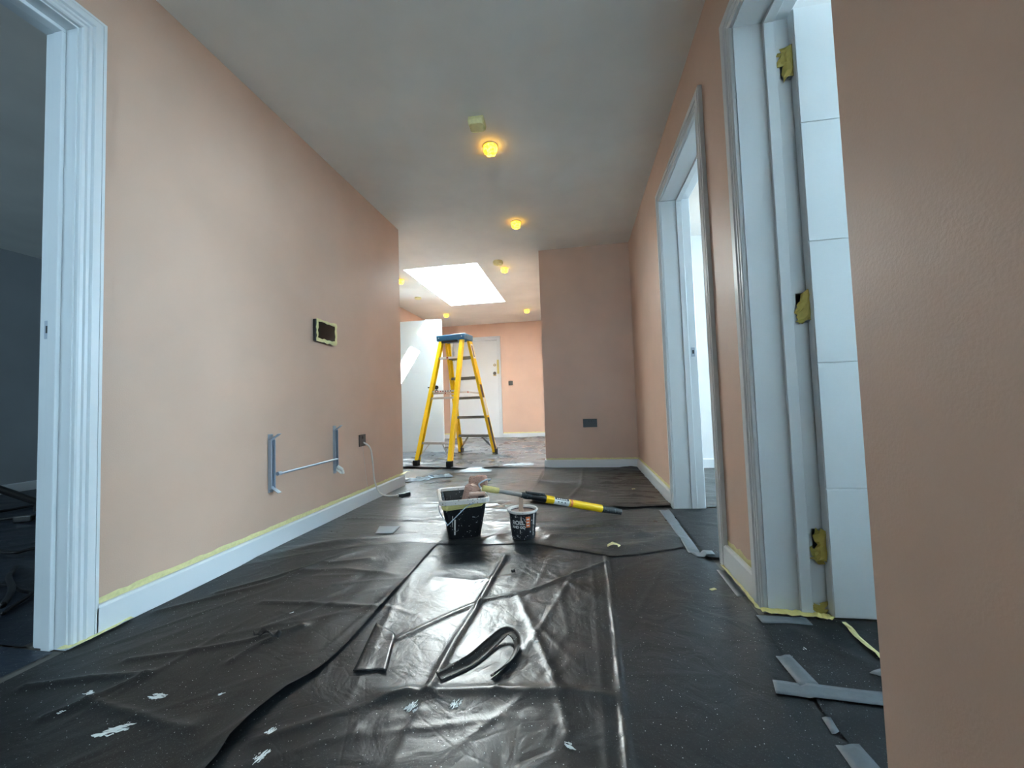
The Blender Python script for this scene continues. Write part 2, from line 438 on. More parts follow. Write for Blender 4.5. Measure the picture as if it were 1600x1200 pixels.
def slab(x0, x1, y0, y1, th, off=0):
    v = [(x, y, gz(x)+z+off) for z in (0, th) for x, y in ((x0, y0), (x1, y0), (x1, y1), (x0, y1))]
    return MB().add(v, [(0, 1, 2, 3), (4, 5, 6, 7), (0, 1, 5, 4), (1, 2, 6, 5), (2, 3, 7, 6), (3, 0, 4, 7)])
BY = 5.24
fr = slab(GX1, SX1+.1, SY0-t, SY1+t, .06)
for a in ((GX0-t, GX0+.03, SY0-t, SY1+t), (GX0+.03, GX1, SY0-t, SY0+.05), (GX0+.03, GX1, SY1-.05, SY1+t), (GX0+.03, GX1, BY-.03, BY+.03)):
    q = slab(*a, .06); fr.add(q.v, q.f)
rel(fr).build('roof_window_frame', 'gloss_white', root)
for a in ((SY0+.05, BY-.03), (BY+.03, SY1-.05)):
    rel(slab(GX0+.03, GX1, *a, .006, .03)).build('pane', 'glass', root)
portal(((GX0+GX1)/2, (SY0+SY1)/2, gz((GX0+GX1)/2)+.12), Vector((-GS, 0, -1)).normalized(), SY1-SY0, .9)

# ------------------------------------------------------------------ skirting boards
def skirt_prof(): return [(0, 0), (SKT, 0), (SKT, SK-.008), (SKT-.006, SK), (0, SK)]
def skirt(name, a, b, n, label):
    """a,b floor points on the wall face, n outward normal"""
    a, b, n = Vector(a), Vector(b), Vector(n); v = []
    for p in (a, b): v += [(p.x+n.x*(d+.0005), p.y+n.y*(d+.0005), z) for d, z in skirt_prof()]
    k = 5; f = [tuple(range(k)), tuple(range(k, 2*k))] + [(i, (i+1) % k, k+(i+1) % k, k+i) for i in range(k)]
    return struct(MB().add(v, f).build(name, 'gloss_white'), label, 'skirting')
AW = .07
skirt('baseboard_left', (XL, OL[1]+AW, 0), (XL, YL, 0), (1, 0, 0), 'white skirting board below the radiator brackets')
skirt('baseboard_left_back', (XL, -3.2, 0), (XL, OL[0]-AW, 0), (1, 0, 0), 'white skirting behind the viewpoint')
skirt('baseboard_left_end', (XL, YL, 0), (HLX, YL, 0), (0, 1, 0), 'white skirting around the end of the long wall')
skirt('baseboard_right_far', (XR, OB[1]+AW, 0), (XR, YB-SKT, 0), (-1, 0, 0), 'short white skirting between the middle doorway and the boxed wall')
skirt('baseboard_right_between', (XR, OA[1]+AW, 0), (XR, OB[0]-AW, 0), (-1, 0, 0), 'short white skirting between the two right doorways')
skirt('baseboard_boxed', (XB, YB, 0), (XR, YB, 0), (0, -1, 0), 'white skirting on the boxed wall under the double socket')
skirt('baseboard_boxed_side', (XB, YB-SKT, 0), (XB, YF, 0), (-1, 0, 0), 'white skirting on the side of the boxed wall')
skirt('baseboard_far', (OE[1]+AW, YF, 0), (XB-SKT, YF, 0), (0, -1, 0), 'white skirting on the far wall beside the entrance door')
skirt('baseboard_far_left', (HLX, YF, 0), (OE[0]-AW, YF, 0), (0, -1, 0), 'white skirting left of the entrance door')
skirt('baseboard_hall', (HLX, OH[1]+AW, 0), (HLX, YF, 0), (1, 0, 0), 'white skirting on the hall wall')
skirt('baseboard_left_room', (-5.5, -2.2, 0), (-5.5, YL-.12, 0), (1, 0, 0), 'white skirting in the dim left room')
skirt('baseboard_middle_room', (XR+TR, YB-.012, 0), (3.2, YB-.012, 0), (0, -1, 0), 'white skirting in the bright middle room')
skirt('baseboard_pier', (.3475, .27, 0), (.3475, .56, 0), (-1, 0, 0), 'white skirting on the wall pier')

# ------------------------------------------------------------------ door frames
ARCH = [(0, 0), (0, .012), (.004, .016), (.010, .016), (.012, .011), (.016, .011), (.019, .017), (.025, .017), (.028, .012),
        (.031, .012), (.035, .020), (.057, .020), (.0575, .009), (.0592, .009), (.0597, .018), (.069, .018), (.07, .016), (.07, 0)]
def architrave(axis, p, sgn, o, h, parent, base):
    """moulded trim around opening o on the wall face at p; sgn = outward direction"""
    rows = []
    for (uu, vv) in [(u+.005, v+.0005) for u, v in ARCH]:
        pts = [(o[0]-uu, 0), (o[0]-uu, h+uu), (o[1]+uu, h+uu), (o[1]+uu, 0)]
        rows.append([((p+sgn*vv, a, z) if axis == 0 else (a, p+sgn*vv, z)) for a, z in pts])
    mb = MB().grid(rows)
    mb.v = [tuple(Vector(q)-Vector(base)) for q in mb.v]
    return mb.build('architrave', 'gloss_white', parent)
def frame(name, axis, p0, p1, o, h, label, stop, loc, faces=((0, -1), (1, 1)), trims=True):
    root = empty(name, loc); struct(root, label, 'door frame'); L = Vector(loc)
    def bx(pa, pb, a, b, za, zb):
        m = MB()
        if axis == 0: m.box(pa-L.x, pb-L.x, a-L.y, b-L.y, za-L.z, zb-L.z)
        else: m.box(a-L.x, b-L.x, pa-L.y, pb-L.y, za-L.z, zb-L.z)
        return m
    e = .001
    bx(p0-e, p1+e, o[0]-LT+e, o[0], 0, h).build('lining', 'gloss_white', root)
    bx(p0-e, p1+e, o[1], o[1]+LT-e, 0, h).build('lining', 'gloss_white', root)
    bx(p0-e, p1+e, o[0]-LT+e, o[1]+LT-e, h, h+LT-e).build('lining_head', 'gloss_white', root)
    s0, s1 = stop
    bx(s0, s1, o[0], o[0]+.013, 0, h-.013).build('door_stop', 'gloss_white', root, .002)
    bx(s0, s1, o[1]-.013, o[1], 0, h-.013).build('door_stop', 'gloss_white', root, .002)
    bx(s0, s1, o[0], o[1], h-.013, h).build('door_stop', 'gloss_white', root, .002)
    for p, sgn in ((p0, -1), (p1, 1)):
        if trims is True or sgn in trims: architrave(axis, p, sgn, o, h, root, loc)
    return root
fl = frame('door_1', 0, XL-TL, XL, OL, DH, 'white moulded door frame to the dim left room', (XL-.078, XL-.043), (XL-TL/2, OL[1], 0))
fa = frame('door_2', 0, XR, XR+TR, OA, DH, 'white door frame with taped hinges beside the wall pier', (.692, .727), (XR+TR/2, OA[1], 0), trims=(-1, 1))
fb = frame('door_3', 0, XR, XR+TR, OB, DH, 'white door frame to the bright middle room', (.692, .727), (XR+TR/2, OB[1], 0))
fe = frame('door_4', 1, YF, YF+.2, OE, 2.055, 'white frame of the entrance door', (YF+.075, YF+.11), ((OE[0]+OE[1])/2, YF, 0), trims=(-1,))
fh = frame('door_5', 0, HLX-.12, HLX, OH, DH, 'white frame of the hall room door', (HLX-.075, HLX-.04), (HLX-.06, OH[1], 0))
def strike(parent, axis, loc, n):
    L = parent.location; mb = MB().box(-.012, .012, -.0012, .0012, -.03, .03)
    o = mb.build('strike_plate', 'galv_steel', parent, .0006); o.location = Vector(loc)-L
    m2 = MB().box(-.005, .005, -.002, .002, -.012, .012).build('keep_hole', 'gap_dark', o)
strike(fl, 0, (-1.711, OL[1]-.0012, 1.02), -1)
strike(fb, 0, (.752, OB[1]-.0012, 1.02), -1)

# ------------------------------------------------------------------ door leaves
def leaf(name, wdt, hgt, th, label, loc, rz, npan=5, face=-1):
    """leaf with its hinge edge at the local origin, extending +X, thickness 0..th in +Y, horizontal grooved boards on both faces"""
    root = empty(name, loc, rz); struct(root, label, 'door')
    MB().box(.0, wdt, .004, th-.004, 0, hgt).build('door_core', 'door_white', root)
    ph = hgt/npan; g = .0022
    mb = MB().box(.001, wdt-.001, 0, .004, g, ph-g); a = mb.build('panel', 'door_white', root, .0012)
    a.location = (0, 0, 0); c0 = a
    for s in (0, 1):
        for k in range(npan):
            if s == 0 and k == 0: continue
            o = c0.copy(); col.objects.link(o); o.parent = root; o.location = (0, 0 if s == 0 else th-.004, k*ph)
    return root
# near right door: opened square into its room
la = leaf('door_6', .826, 2.03, .038, 'open white door with horizontal grooves and yellow taped hinges', (.776, 1.440, .012), 0)
def crumple(n, m, wd, hg, depth, seed, jag=.006):
    r = random.Random(seed); rows = []
    for i in range(n):
        row = []
        for j in range(m):
            u, v = j/(m-1)-.5, i/(n-1)-.5
            e = 1 if (i in (0, n-1) or j in (0, m-1)) else 0
            row.append((u*wd+r.uniform(-jag, jag)*(.4+e), -depth*(1-(2*u)**2)-r.uniform(0, .004), v*hg+r.uniform(-jag, jag)*(.4+1.2*e)))
        rows.append(row)
    return rows
for k, z in enumerate((1.872, 1.018, .231)):
    h = empty('hinge', (-.004, .036, z-.012), 0, la)
    h2 = MB().tube([(0, -.004, -.05), (0, -.004, .05)], .006, 10).box(-.03, 0, -.001, .001, -.05, .05).build('hinge_leaf', 'galv_steel', h)
    mb = MB().grid(crumple(9, 5, .042, .10+.02*(k == 0), .011, 40+k))
    o = mb.build('masking_tape', 'mask_tape_green', h, solid=.0008); o.location = (-.004, -.006, 0)
    mb = MB().grid(crumple(6, 4, .03, .05, .004, 60+k, .007))
    o = mb.build('masking_tape', 'mask_tape_green', h, solid=.0008); o.location = (-.022, -.004, -.03 if k else .02)
# hall door leaf, opened towards the corridor
lh = leaf('door_7', .84, 2.04, .04, 'open white hall door with grooves, black handle and a patch of sunlight', (HLX+.02, 5.80, .01), 0)
hd = empty('door_handle', (.745, -.002, .99), 0, lh)
MB().tube([(0, 0, 0), (0, -.011, 0)], .031, 20).build('rose', 'black_plastic', hd)
MB().tube([(0, -.008, 0), (0, -.05, 0)], .010, 12).tube([(0, -.05, 0), (-.12, -.052, 0)], .0095, 12).build('lever', 'black_plastic', hd)
q = MB().tube([(0, 0, 0), (0, -.011, 0)], .031, 20).build('escutcheon', 'black_plastic', hd); q.location = (0, 0, -.065)
# entrance door, shut
le = leaf('door_8', OE[1]-OE[0]-.006, 2.04, .045, 'closed white entrance door with grooved boards and two locks', (OE[0]+.003, YF+.028, .01), 0)
lk = empty('lock', (.905, -.002, 1.518), 0, le)
MB().tube([(0, 0, 0), (0, -.012, 0)], .03, 18).build('lock_body', 'brass', lk); MB().box(-.008, .008, -.022, -.01, -.018, .018).build('thumb_turn', 'galv_steel', lk, .002)
lk = empty('latch', (.9, -.002, 1.345), 0, le)
MB().tube([(0, 0, 0), (0, -.015, 0)], .034, 18).build('latch_body', 'black_plastic', lk)
q = MB().box(-.03, .03, -.012, 0, -.055, -.02).build('latch_plate', 'brass', lk, .003)
MB().tube([(0, 0, 0), (0, -.006, 0)], .014, 14).build('spyhole', 'brass', le).location = (.48, -.001, 1.512)
q = MB().box(-.02, .02, -.012, 0, -.16, .13).build('lock_keep', 'mask_tape_green', fe, .002); q.location = Vector((OE[1]-.005+.022, YF-.022, 1.5))-fe.location
MB().box(-.004, .004, -.004, 0, -.3, .3).build('draught_strip', 'galv_steel', le).location = (.03, -.001, 1.55)

# ------------------------------------------------------------------ plastic floor sheets
FLATS = []           # (x, y, r): places where something stands and presses the sheet flat
def seg_d(X, Y, a, b):
    ax, ay = a; bx, by = b; dx, dy = bx-ax, by-ay; L2 = dx*dx+dy*dy
    t = np.clip(((X-ax)*dx+(Y-ay)*dy)/L2, 0, 1); return np.hypot(X-ax-t*dx, Y-ay-t*dy), t
def sheet(name, mat, label, xl, xr, yl, yr, res, zb, creases=(), nrand=40, amp=.004, seed=1, dirs=None, lifts=(), flats=True, press=None, w=(.006, .022), ln=(.12, .9)):
    """xl/xr functions of y, yl/yr functions of x; creases: (polyline, amplitude, width)"""
    rng = np.random.RandomState(seed)
    xc0, xc1 = xl(0), xr(0); ym = (yl((xc0+xc1)/2), yr((xc0+xc1)/2))
    ns = max(3, int((xr(ym[0])-xl(ym[0]))/res)); nt_ = max(3, int((ym[1]-ym[0])/res))
    S, T = np.meshgrid(np.linspace(0, 1, ns+1), np.linspace(0, 1, nt_+1))
    Y0 = ym[0]+(ym[1]-ym[0])*T
    vxl = np.vectorize(xl)(Y0); vxr = np.vectorize(xr)(Y0); X = vxl+(vxr-vxl)*S
    vyl = np.vectorize(yl)(X); vyr = np.vectorize(yr)(X); Y = vyl+(vyr-vyl)*T
    Z = np.zeros_like(X)
    # broad undulation
    for k in range(10):
        a = rng.uniform(0, 6.28); fq = rng.uniform(2, 9); Z += amp*.16*np.sin((X*math.cos(a)+Y*math.sin(a))*fq+rng.uniform(0, 6.28))
    Z += amp*.5
    for k in range(nrand):
        px = rng.uniform(X.min(), X.max()); py = rng.uniform(Y.min(), Y.max())
        th = rng.uniform(0, math.pi) if dirs is None else rng.normal(dirs[rng.randint(len(dirs))], .22)
        L = rng.uniform(*ln); q = (px+L*math.cos(th), py+L*math.sin(th))
        d, t = seg_d(X, Y, (px, py), q); ww = rng.uniform(*w)
        Z += amp*rng.uniform(.25, 1)*np.exp(-(d/ww)**1.3)*np.sin(np.pi*np.clip(t, .04, .96))*(1 if rng.rand() > .2 else -.4)
    for pl, a_, ww in creases:
        best = np.full_like(X, 9.)
        for a, b in zip(pl[:-1], pl[1:]): best = np.minimum(best, seg_d(X, Y, a, b)[0])
        Z += a_*np.exp(-(best/ww)**1.2)
    for fn in lifts: Z += fn(X, Y, S, T)
    if press is not None: Z *= press(X, Y)
    if flats:
        for fx, fy, r in FLATS:
            d = np.hypot(X-fx, Y-fy); k = np.clip((d-r)/.06, 0, 1); k = k*k*(3-2*k); Z *= k
    Z = np.maximum(Z, -.0015)+zb
    n1 = ns+1; verts = np.stack([X, Y, Z], -1).reshape(-1, 3)
    i = np.arange(nt_)[:, None]*n1+np.arange(ns)[None]; f = np.stack([i, i+1, i+n1+1, i+n1], -1).reshape(-1, 4)
    me = bpy.data.meshes.new(name); me.from_pydata(verts.tolist(), [], f.tolist()); me.update()
    me.polygons.foreach_set('use_smooth', [True]*len(me.polygons)); me.materials.append(MATS[mat])
    o = bpy.data.objects.new(name, me); col.objects.link(o); tag(o, label, 'plastic sheet'); return o
K = lambda c: (lambda _: c)
def poly(pts):
    xs = [p[0] for p in pts]; ys = [p[1] for p in pts]
    return lambda v: float(np.interp(v, xs, ys))
BKT = (-.676, 2.215); POT = (-.318, 2.14)
TRI = (-4.72, 2.0); TFOOT = (-4.19, 2.50)
TRA = math.atan2(TFOOT[1]-TRI[1], TFOOT[0]-TRI[0]); TRL = math.hypot(TFOOT[0]-TRI[0], TFOOT[1]-TRI[1])
FLATS += [(TRI[0]+TRL*math.cos(TRA+k*2.094), TRI[1]+TRL*math.sin(TRA+k*2.094), .10) for k in range(3)]
LADC = (-1.592, 5.08); LADA = math.atan2(-.2, .98)
def lad(x, y):
    c, s = math.cos(LADA), math.sin(LADA); return LADC[0]+c*x-s*y, LADC[1]+s*x+c*y
FLATS += [(BKT[0], BKT[1], .17), (POT[0], POT[1], .09)] + [(*lad(x, y), .06) for x, y in ((-.275, .60), (.275, .60), (-.227, -.61), (.227, -.61))]
ledge = poly([(-.6, -.74), (.60, -.75), (.737, -.761), (.786, -.781), (.87, -.782), (.951, -.772), (1.021, -.739), (1.13, -.73), (1.3, -.73), (1.537, -.738), (1.938, -.755), (2.2, -.76)])
seam = poly([(-1.6, 1.66), (-1.4, 1.82), (-1.16, 1.943), (-.918, 2.03), (-.734, 2.015), (-.496, 2.02), (-.267, 2.055), (-.039, 1.975), (.135, 1.91), (.255, 1.945), (.463, 2.05), (.6, 1.95)])
fadeY = lambda y0, y1: (lambda X, Y: np.clip((y1-Y)/(y1-y0), .05, 1))
# centre of the corridor
centre_creases = [
    ([(-.369, 1.885), (-.387, 1.368), (-.403, 1.169), (-.404, .993)], .010, .008),
    ([(-.404, .985), (-.398, .896), (-.404, .6), (-.41, .3)], .003, .012),
    ([(-.586, 1.191), (-.47, 1.339), (-.363, 1.46), (-.207, 1.549), (-.025, 1.737), (.088, 1.847)], .007, .009),
    ([(.102, 2.2), (.092, 1.552), (.082, 1.179), (.074, .991), (.069, .843), (.05, .3)], .007, .0055),
    ([(.03, 2.0), (.03, 1.2), (.03, .6)], .002, .008),
    ([(-.52, .965), (-.40, .985), (-.25, 1.01), (-.05, 1.03), (.05, 1.02)], .009, .022),
    ([(-.74, .80), (-.55, .92), (-.45, .985)], .006, .012),
    ([(-.62, 1.62), (-.45, 1.60), (-.30, 1.66)], .006, .03),
    ([(-.25, 1.5), (-.1, 1.1), (-.05, .9)], .004, .012), ([(-.04, 1.75), (-.15, 1.3), (-.24, 1.0)], .003, .008),
]
sheet('plastic_sheet', 'sheet_centre', 'glossy black plastic sheet along the middle of the corridor', K(-.88), K(.56), K(-.6), K(2.16), .008, .003,
      centre_creases, 70, .0028, 3, w=(.006, .014), press=lambda X, Y: np.clip((2.02-Y)/.12, .05, 1)*np.clip((X+.79)/.05, .05, 1)*np.clip((.53-X)/.05, .05, 1))
# left strip lying over it, its free edge lifted
def lift_left(X, Y, S, T):
    d = np.vectorize(ledge)(Y)-X
    return (.003+.016*np.clip((1.05-Y)/.3, 0, 1)+.004*np.sin(Y*5.3+.4)**2)*np.exp(-(d/.05)) + .004*np.exp(-((d-.12)/.05)**2)
sheet('plastic_sheet', 'sheet_left', 'matt black plastic sheet with a lifted edge along the left skirting', K(XL+SKT+.004), ledge, K(-.6), K(2.12), .008, .0065,
      [([(-1.02, 1.03), (-1.0, 1.12), (-.93, 1.22)], .008, .010), ([(-1.34, 1.0), (-1.2, 1.05), (-1.06, 1.12), (-.93, 1.22)], .007, .010),
       ([(-1.5, .87), (-1.36, .92), (-1.22, .95)], .010, .012), ([(-1.3, .79), (-1.26, .84), (-1.21, .95)], .010, .012),
       ([(-1.28, .85), (-1.1, .83), (-.9, .80)], .008, .014), ([(-1.45, 1.4), (-1.2, 1.7), (-1.0, 1.78)], .010, .02),
       ([(-1.25, 1.62), (-1.05, 1.66), (-.8, 1.62)], .007, .02), ([(-1.05, 1.2), (-.85, 1.45), (-.78, 1.5)], .006, .012),
       ([(-1.55, 1.25), (-1.3, 1.5), (-1.1, 1.9)], .008, .018), ([(-1.2, 1.35), (-1.0, 1.36), (-.75, 1.35)], .008, .014)],
      70, .0035, 5, w=(.006, .016), dirs=(.3, .8, 1.1), lifts=(lift_left,), press=lambda X, Y: np.clip((2.02-Y-np.clip(-X-1.0, 0, .6)*.55)/.12, .05, 1))
# mid corridor
def lift_mid(X, Y, S, T):
    d = Y-np.vectorize(seam)(X)
    return (.002+.009*np.sin(X*4.1+.6)**4)*np.exp(-((d-.09)/.05)**2)
sheet('plastic_sheet', 'sheet_mid', 'grey-black plastic sheet under the bucket and paint pot', K(XL+SKT+.004), K(XR-SKT-.003), seam, K(4.62), .0125, .0078,
      [([(-1.5, 2.4), (-.9, 2.38), (-.2, 2.36), (.3, 2.32)], .010, .012), ([(-.25, 2.28), (.1, 2.30), (.3, 2.25)], .012, .014), ([(-1.3, 2.75), (-.6, 2.8)], .009, .02),
       ([(-.2, 2.15), (.2, 2.2), (.5, 2.15)], .012, .02), ([(-1.1, 3.3), (-.3, 3.1)], .008, .02), ([(.05, 2.1), (.4, 2.22)], .012, .02)],
      170, .006, 7, dirs=(-.15, .1, .35, .6), lifts=(lift_mid,), w=(.008, .022), ln=(.2, 1.3),
      press=lambda X, Y: np.where(Y < 2.8, np.clip((.53-X)/.08, .06, 1), 1)*np.clip((Y-np.vectorize(seam)(X))/.09, .08, 1)*np.clip((4.36-Y)/.15, .05, 1)*np.where(X > -.38, np.clip((2.9-Y)/.2, .12, 1), 1))
# brown-black sheet in front of the boxed wall
s4l = poly([(2.7, -.37), (3.1, -.389), (3.254, -.381), (3.585, -.353), (3.887, -.356), (4.246, -.38)])
sheet('plastic_sheet', 'sheet_brown', 'wrinkled brown-black plastic sheet in front of the boxed wall', s4l, K(XR-SKT-.006), poly([(-.4, 2.86), (0, 2.74), (.3, 2.72), (.58, 2.78)]), K(YB-SKT-.004), .012, .0155,
      [([(-.36, 3.55), (.1, 3.5), (.55, 3.45)], .013, .014), ([(-.1, 2.9), (.0, 3.4), (.02, 4.2)], .006, .012), ([(.1, 3.2), (.5, 3.0)], .010, .015)],
      150, .007, 9, dirs=(0, .15, -.2), w=(.008, .02),
      lifts=(lambda X, Y, S, T: .012*np.exp(-S/.05)*np.sin(Y*4)**2,))
# hall
sheet('plastic_sheet', 'sheet_hall', 'pale grey glossy plastic sheet under the yellow stepladder', lambda y: -2.85, K(XB-SKT-.004), poly([(-2.9, 4.36), (-2.0, 4.42), (-1.3, 4.30), (-.8, 4.38), (-.3, 4.33)]), K(YF-SKT-.004), .02, .0150,
      [([(-2.6, 5.0), (-1.8, 4.9), (-.6, 5.3)], .014, .02), ([(-2.2, 4.6), (-1.2, 4.75), (-.5, 4.6)], .012, .02)], 330, .010, 11, dirs=(-.15, .1, .35, .5), w=(.012, .03), ln=(.4, 1.8))
# right doorways and left room
sheet('plastic_sheet', 'sheet_right', 'black plastic sheet pushed into the near right doorway', poly([(.3, .52), (.967, .521), (1.027, .52), (1.107, .525), (1.23, .535), (1.352, .542), (1.462, .535)]), K(1.93), K(.565), K(1.435), .016, .0075,
      [([(.62, 1.36), (.72, 1.2), (.75, 1.0)], .008, .03)], 14, .0035, 13, flats=False)
sheet('plastic_sheet', 'sheet_right', 'black plastic sheet in the middle right doorway', K(.545), K(3.1), K(1.915), K(2.715), .02, .0150,
      [([(.56, 2.45), (.9, 2.3), (1.2, 2.25)], .008, .012)], 20, .004, 17, flats=False, press=lambda X, Y: np.clip((X-.545)/.2, .05, 1))
sheet('plastic_sheet', 'sheet_mid', 'black plastic sheet covering the floor of the bright middle room', K(XR+TR+.03), K(3.15), K(2.80), K(YB-.034), .03, .004, [], 40, .007, 19, flats=False)
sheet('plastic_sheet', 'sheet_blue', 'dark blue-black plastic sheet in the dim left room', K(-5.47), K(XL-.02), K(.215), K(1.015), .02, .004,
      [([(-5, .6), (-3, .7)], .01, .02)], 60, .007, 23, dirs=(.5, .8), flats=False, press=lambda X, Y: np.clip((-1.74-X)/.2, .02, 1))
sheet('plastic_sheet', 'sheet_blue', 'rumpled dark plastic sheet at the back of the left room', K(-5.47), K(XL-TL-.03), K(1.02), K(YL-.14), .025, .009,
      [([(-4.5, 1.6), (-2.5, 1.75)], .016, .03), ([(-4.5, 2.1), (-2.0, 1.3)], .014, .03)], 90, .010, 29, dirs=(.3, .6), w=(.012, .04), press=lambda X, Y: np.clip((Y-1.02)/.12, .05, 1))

# torn pieces, lying on the centre sheet
def ribbon(pts, wid, name, mat, label, cat, tw=0.0, th=.001, seed=0, zoff=.0):
    r = random.Random(seed); rows = []; P = [Vector(p) for p in pts]
    for i, p in enumerate(P):
        t = (P[min(i+1, len(P)-1)]-P[max(i-1, 0)]); t.z = 0; t.normalize(); n = Vector((-t.y, t.x, 0))
        a = tw*math.sin(i*1.3+seed); ww = wid*(1+r.uniform(-.12, .12))
        rows.append([p+n*ww*s*math.cos(a)+Vector((0, 0, abs(s+.5*(1 if a > 0 else -1))*ww*math.sin(abs(a)))) for s in (-.5, -.17, .17, .5)])
    o = MB().grid(rows).build(name, mat, None, smooth=True, solid=th); at(o, P[0]); tag(o, label, cat); return o
def smooth_path(pts, n=6):
    P = [Vector(p) for p in pts]; out = []
    for i in range(len(P)-1):
        p0, p1, p2, p3 = P[max(i-1, 0)], P[i], P[i+1], P[min(i+2, len(P)-1)]
        for k in range(n):
            t = k/n; out.append(.5*((2*p1)+(-p0+p2)*t+(2*p0-5*p1+4*p2-p3)*t*t+(-p0+3*p1-3*p2+p3)*t**3))
    out.append(P[-1]); return out
P = smooth_path([(-.392, 1.03, .012), (-.355, 1.07, .010), (-.316, 1.115, .010), (-.276, 1.195, .014), (-.246, 1.236, .022), (-.216, 1.218, .020), (-.204, 1.17, .012), (-.218, 1.11, .010), (-.252, 1.05, .012)], 6)
rows = []
for i, p in enumerate(P):
    t = P[min(i+1, len(P)-1)]-P[max(i-1, 0)]; t.z = 0; t.normalize(); n = Vector((-t.y, t.x, 0)); u = i/(len(P)-1)
    wd = .034*(.55+.45*math.sin(math.pi*min(1, .25+u)))*(1 if u < .9 else .85); lift = .006+.006*math.sin(u*5)**2
    rows.append([p+n*wd*q+Vector((0, 0, lift*max(0, q*1.4+.3)**2*1.2)) for q in (-.5, -.3, -.1, .1, .3, .5)])
o = MB().grid(rows).build('torn_strip', 'sheet_left', None, smooth=True, solid=.0008); at(o, P[0]); tag(o, 'curled torn strip of black plastic on the glossy sheet', 'plastic scrap')
ribbon(smooth_path([(-1.05, 1.15, .018), (-1.0, 1.14, .024), (-.955, 1.145, .020)], 4), .02, 'torn_strip', 'sheet_left', 'small torn black scrap sticking up from the left sheet', 'plastic scrap', .9, .0008, 5)
o = MB().tube([(-.306, 1.69, .016), (-.296, 1.70, .017)], [.006, .008], 7).build('debris_lump', 'black_rubber'); at(o, (-.3, 1.695, .012)); tag(o, 'small black lump on the glossy centre sheet', 'debris')

# paint splashes on the sheets (raised dried paint)
def splash(x, y, rx, ry, a, label, seed, mat='paint_pale', z=.011, group=None):
    r = random.Random(seed); m = MB(); ca, sa = math.cos(a), math.sin(a); big = max(rx, ry) > .014; swap = ry > rx
    lx, ly = (ry, rx) if swap else (rx, ry)
    for k in range(11 if big else 3):                       # streaky strands, dragged along the long axis
        v0 = r.uniform(-1, 1)*ly; u0 = r.uniform(-.45, .45)*lx; hl = lx*r.uniform(.25, .75)*math.sqrt(max(.15, 1-(v0/ly)**2)); hw = ly*r.uniform(.10, .30); nn = 12; top = []; bot = []
        for q in range(nn+1):
            c_ = q/nn; e = math.sin(math.pi*c_)**.6; u = u0-hl+2*hl*c_; wob = ly*.12*math.sin(c_*9+k)
            for lst, sg in ((top, 1), (bot, -1)):
                v_ = v0+wob+sg*hw*e*r.uniform(.7, 1.2); uu, vv = (v_, u) if swap else (u, v_); lst.append((uu*ca-vv*sa, uu*sa+vv*ca))
        m.grid([[(x_, y_, .0004) for x_, y_ in top], [((p[0]+q_[0])/2, (p[1]+q_[1])/2, .0016) for p, q_ in zip(top, bot)], [(x_, y_, .0004) for x_, y_ in bot]])
    v, f = [], []
    o = m.add(v, f).build('paint_splash', mat); o.location = (x, y, z); tag(o, label, 'paint splash', group)
    return o
ZS = {}
def surf(x, y):
    """top of the plastic at x, y"""
    dg = bpy.context.evaluated_depsgraph_get(); best = None
    for o in col.objects:
        if o.name.startswith('plastic_sheet'):
            h, l, n, i = o.ray_cast((x, y, 1), (0, 0, -1))
            if h and (best is None or l.z > best): best = l.z
    return best if best is not None else 0
def surfm(x, y, r):
    """highest plastic within r of x, y"""
    return max([surf(x, y)]+[surf(x+q*r*math.cos(k*.785), y+q*r*math.sin(k*.785)) for q in (.5, 1) for k in range(8)])
bpy.context.view_layer.update()
mb = MB(); rows = []
for i in range(17):
    t = i/16; l = Vector((-.700, 1.275, 0)).lerp(Vector((-.640, 1.035, 0)), t); r_ = Vector((-.600, 1.215, 0)).lerp(Vector((-.545, 1.045, 0)), t)
    row = []
    for q in (0, .14, .28, .43, .57, .71, .86, 1):
        p = l.lerp(r_, q); p.y -= .004*math.sin(q*7); p.z = surf(p.x, p.y)+.0016+.005*max(0, (t-.8)/.2)**2*(.6+.4*math.sin(q*8)); row.append(p)
    rows.append(row)
o = mb.grid(rows).build('torn_flap', 'sheet_centre', None, smooth=True, solid=.001); at(o, (-.64, 1.1, .012)); tag(o, 'square torn flap of black plastic with a curled front edge', 'plastic scrap')
for x, y, rx, ry, a, lab, sd in (
    (-1.083, .784, .052, .016, .45, 'large smeared white paint splash on the left sheet', 2),
    (-1.088, .885, .026, .012, .2, 'white paint splash above the large smear on the left sheet', 4),
    (-.688, .771, .010, .022, -.3, 'white paint smear in the shadow below the lifted sheet edge', 6),
    (-.715, .825, .009, .016, -.3, 'small white paint blob under the lifted sheet edge', 8),
    (-.421, .931, .014, .028, -.5, 'white paint smudge left of the fold end on the centre sheet', 10),
    (-.320, .954, .010, .022, -.2, 'white paint smudge right of the fold end on the centre sheet', 12),
    (-.047, .872, .020, .006, -.4, 'thin white paint flick on the centre sheet', 14),
    (-1.274, .805, .013, .010, .3, 'round white paint drip at the dark corner of the left sheet', 16),
    (-1.287, .872, .016, .008, .3, 'pale paint smear beside the wrinkle of the left sheet', 18),
    (-.93, .905, .012, .004, .8, 'short white paint squiggle near the sheet edge', 20),
    (-.155, 1.22, .010, .005, .6, 'tiny paint fleck beside the curled strip', 22),
    (-1.03, 1.29, .010, .006, .6, 'tiny paint fleck in the middle of the left sheet', 24),
    (.60, 1.27, .006, .012, .2, 'white paint fleck on the doorway sheet', 26)):
    splash(x, y, rx, ry, a, lab, sd, z=surf(x, y)+.0008)

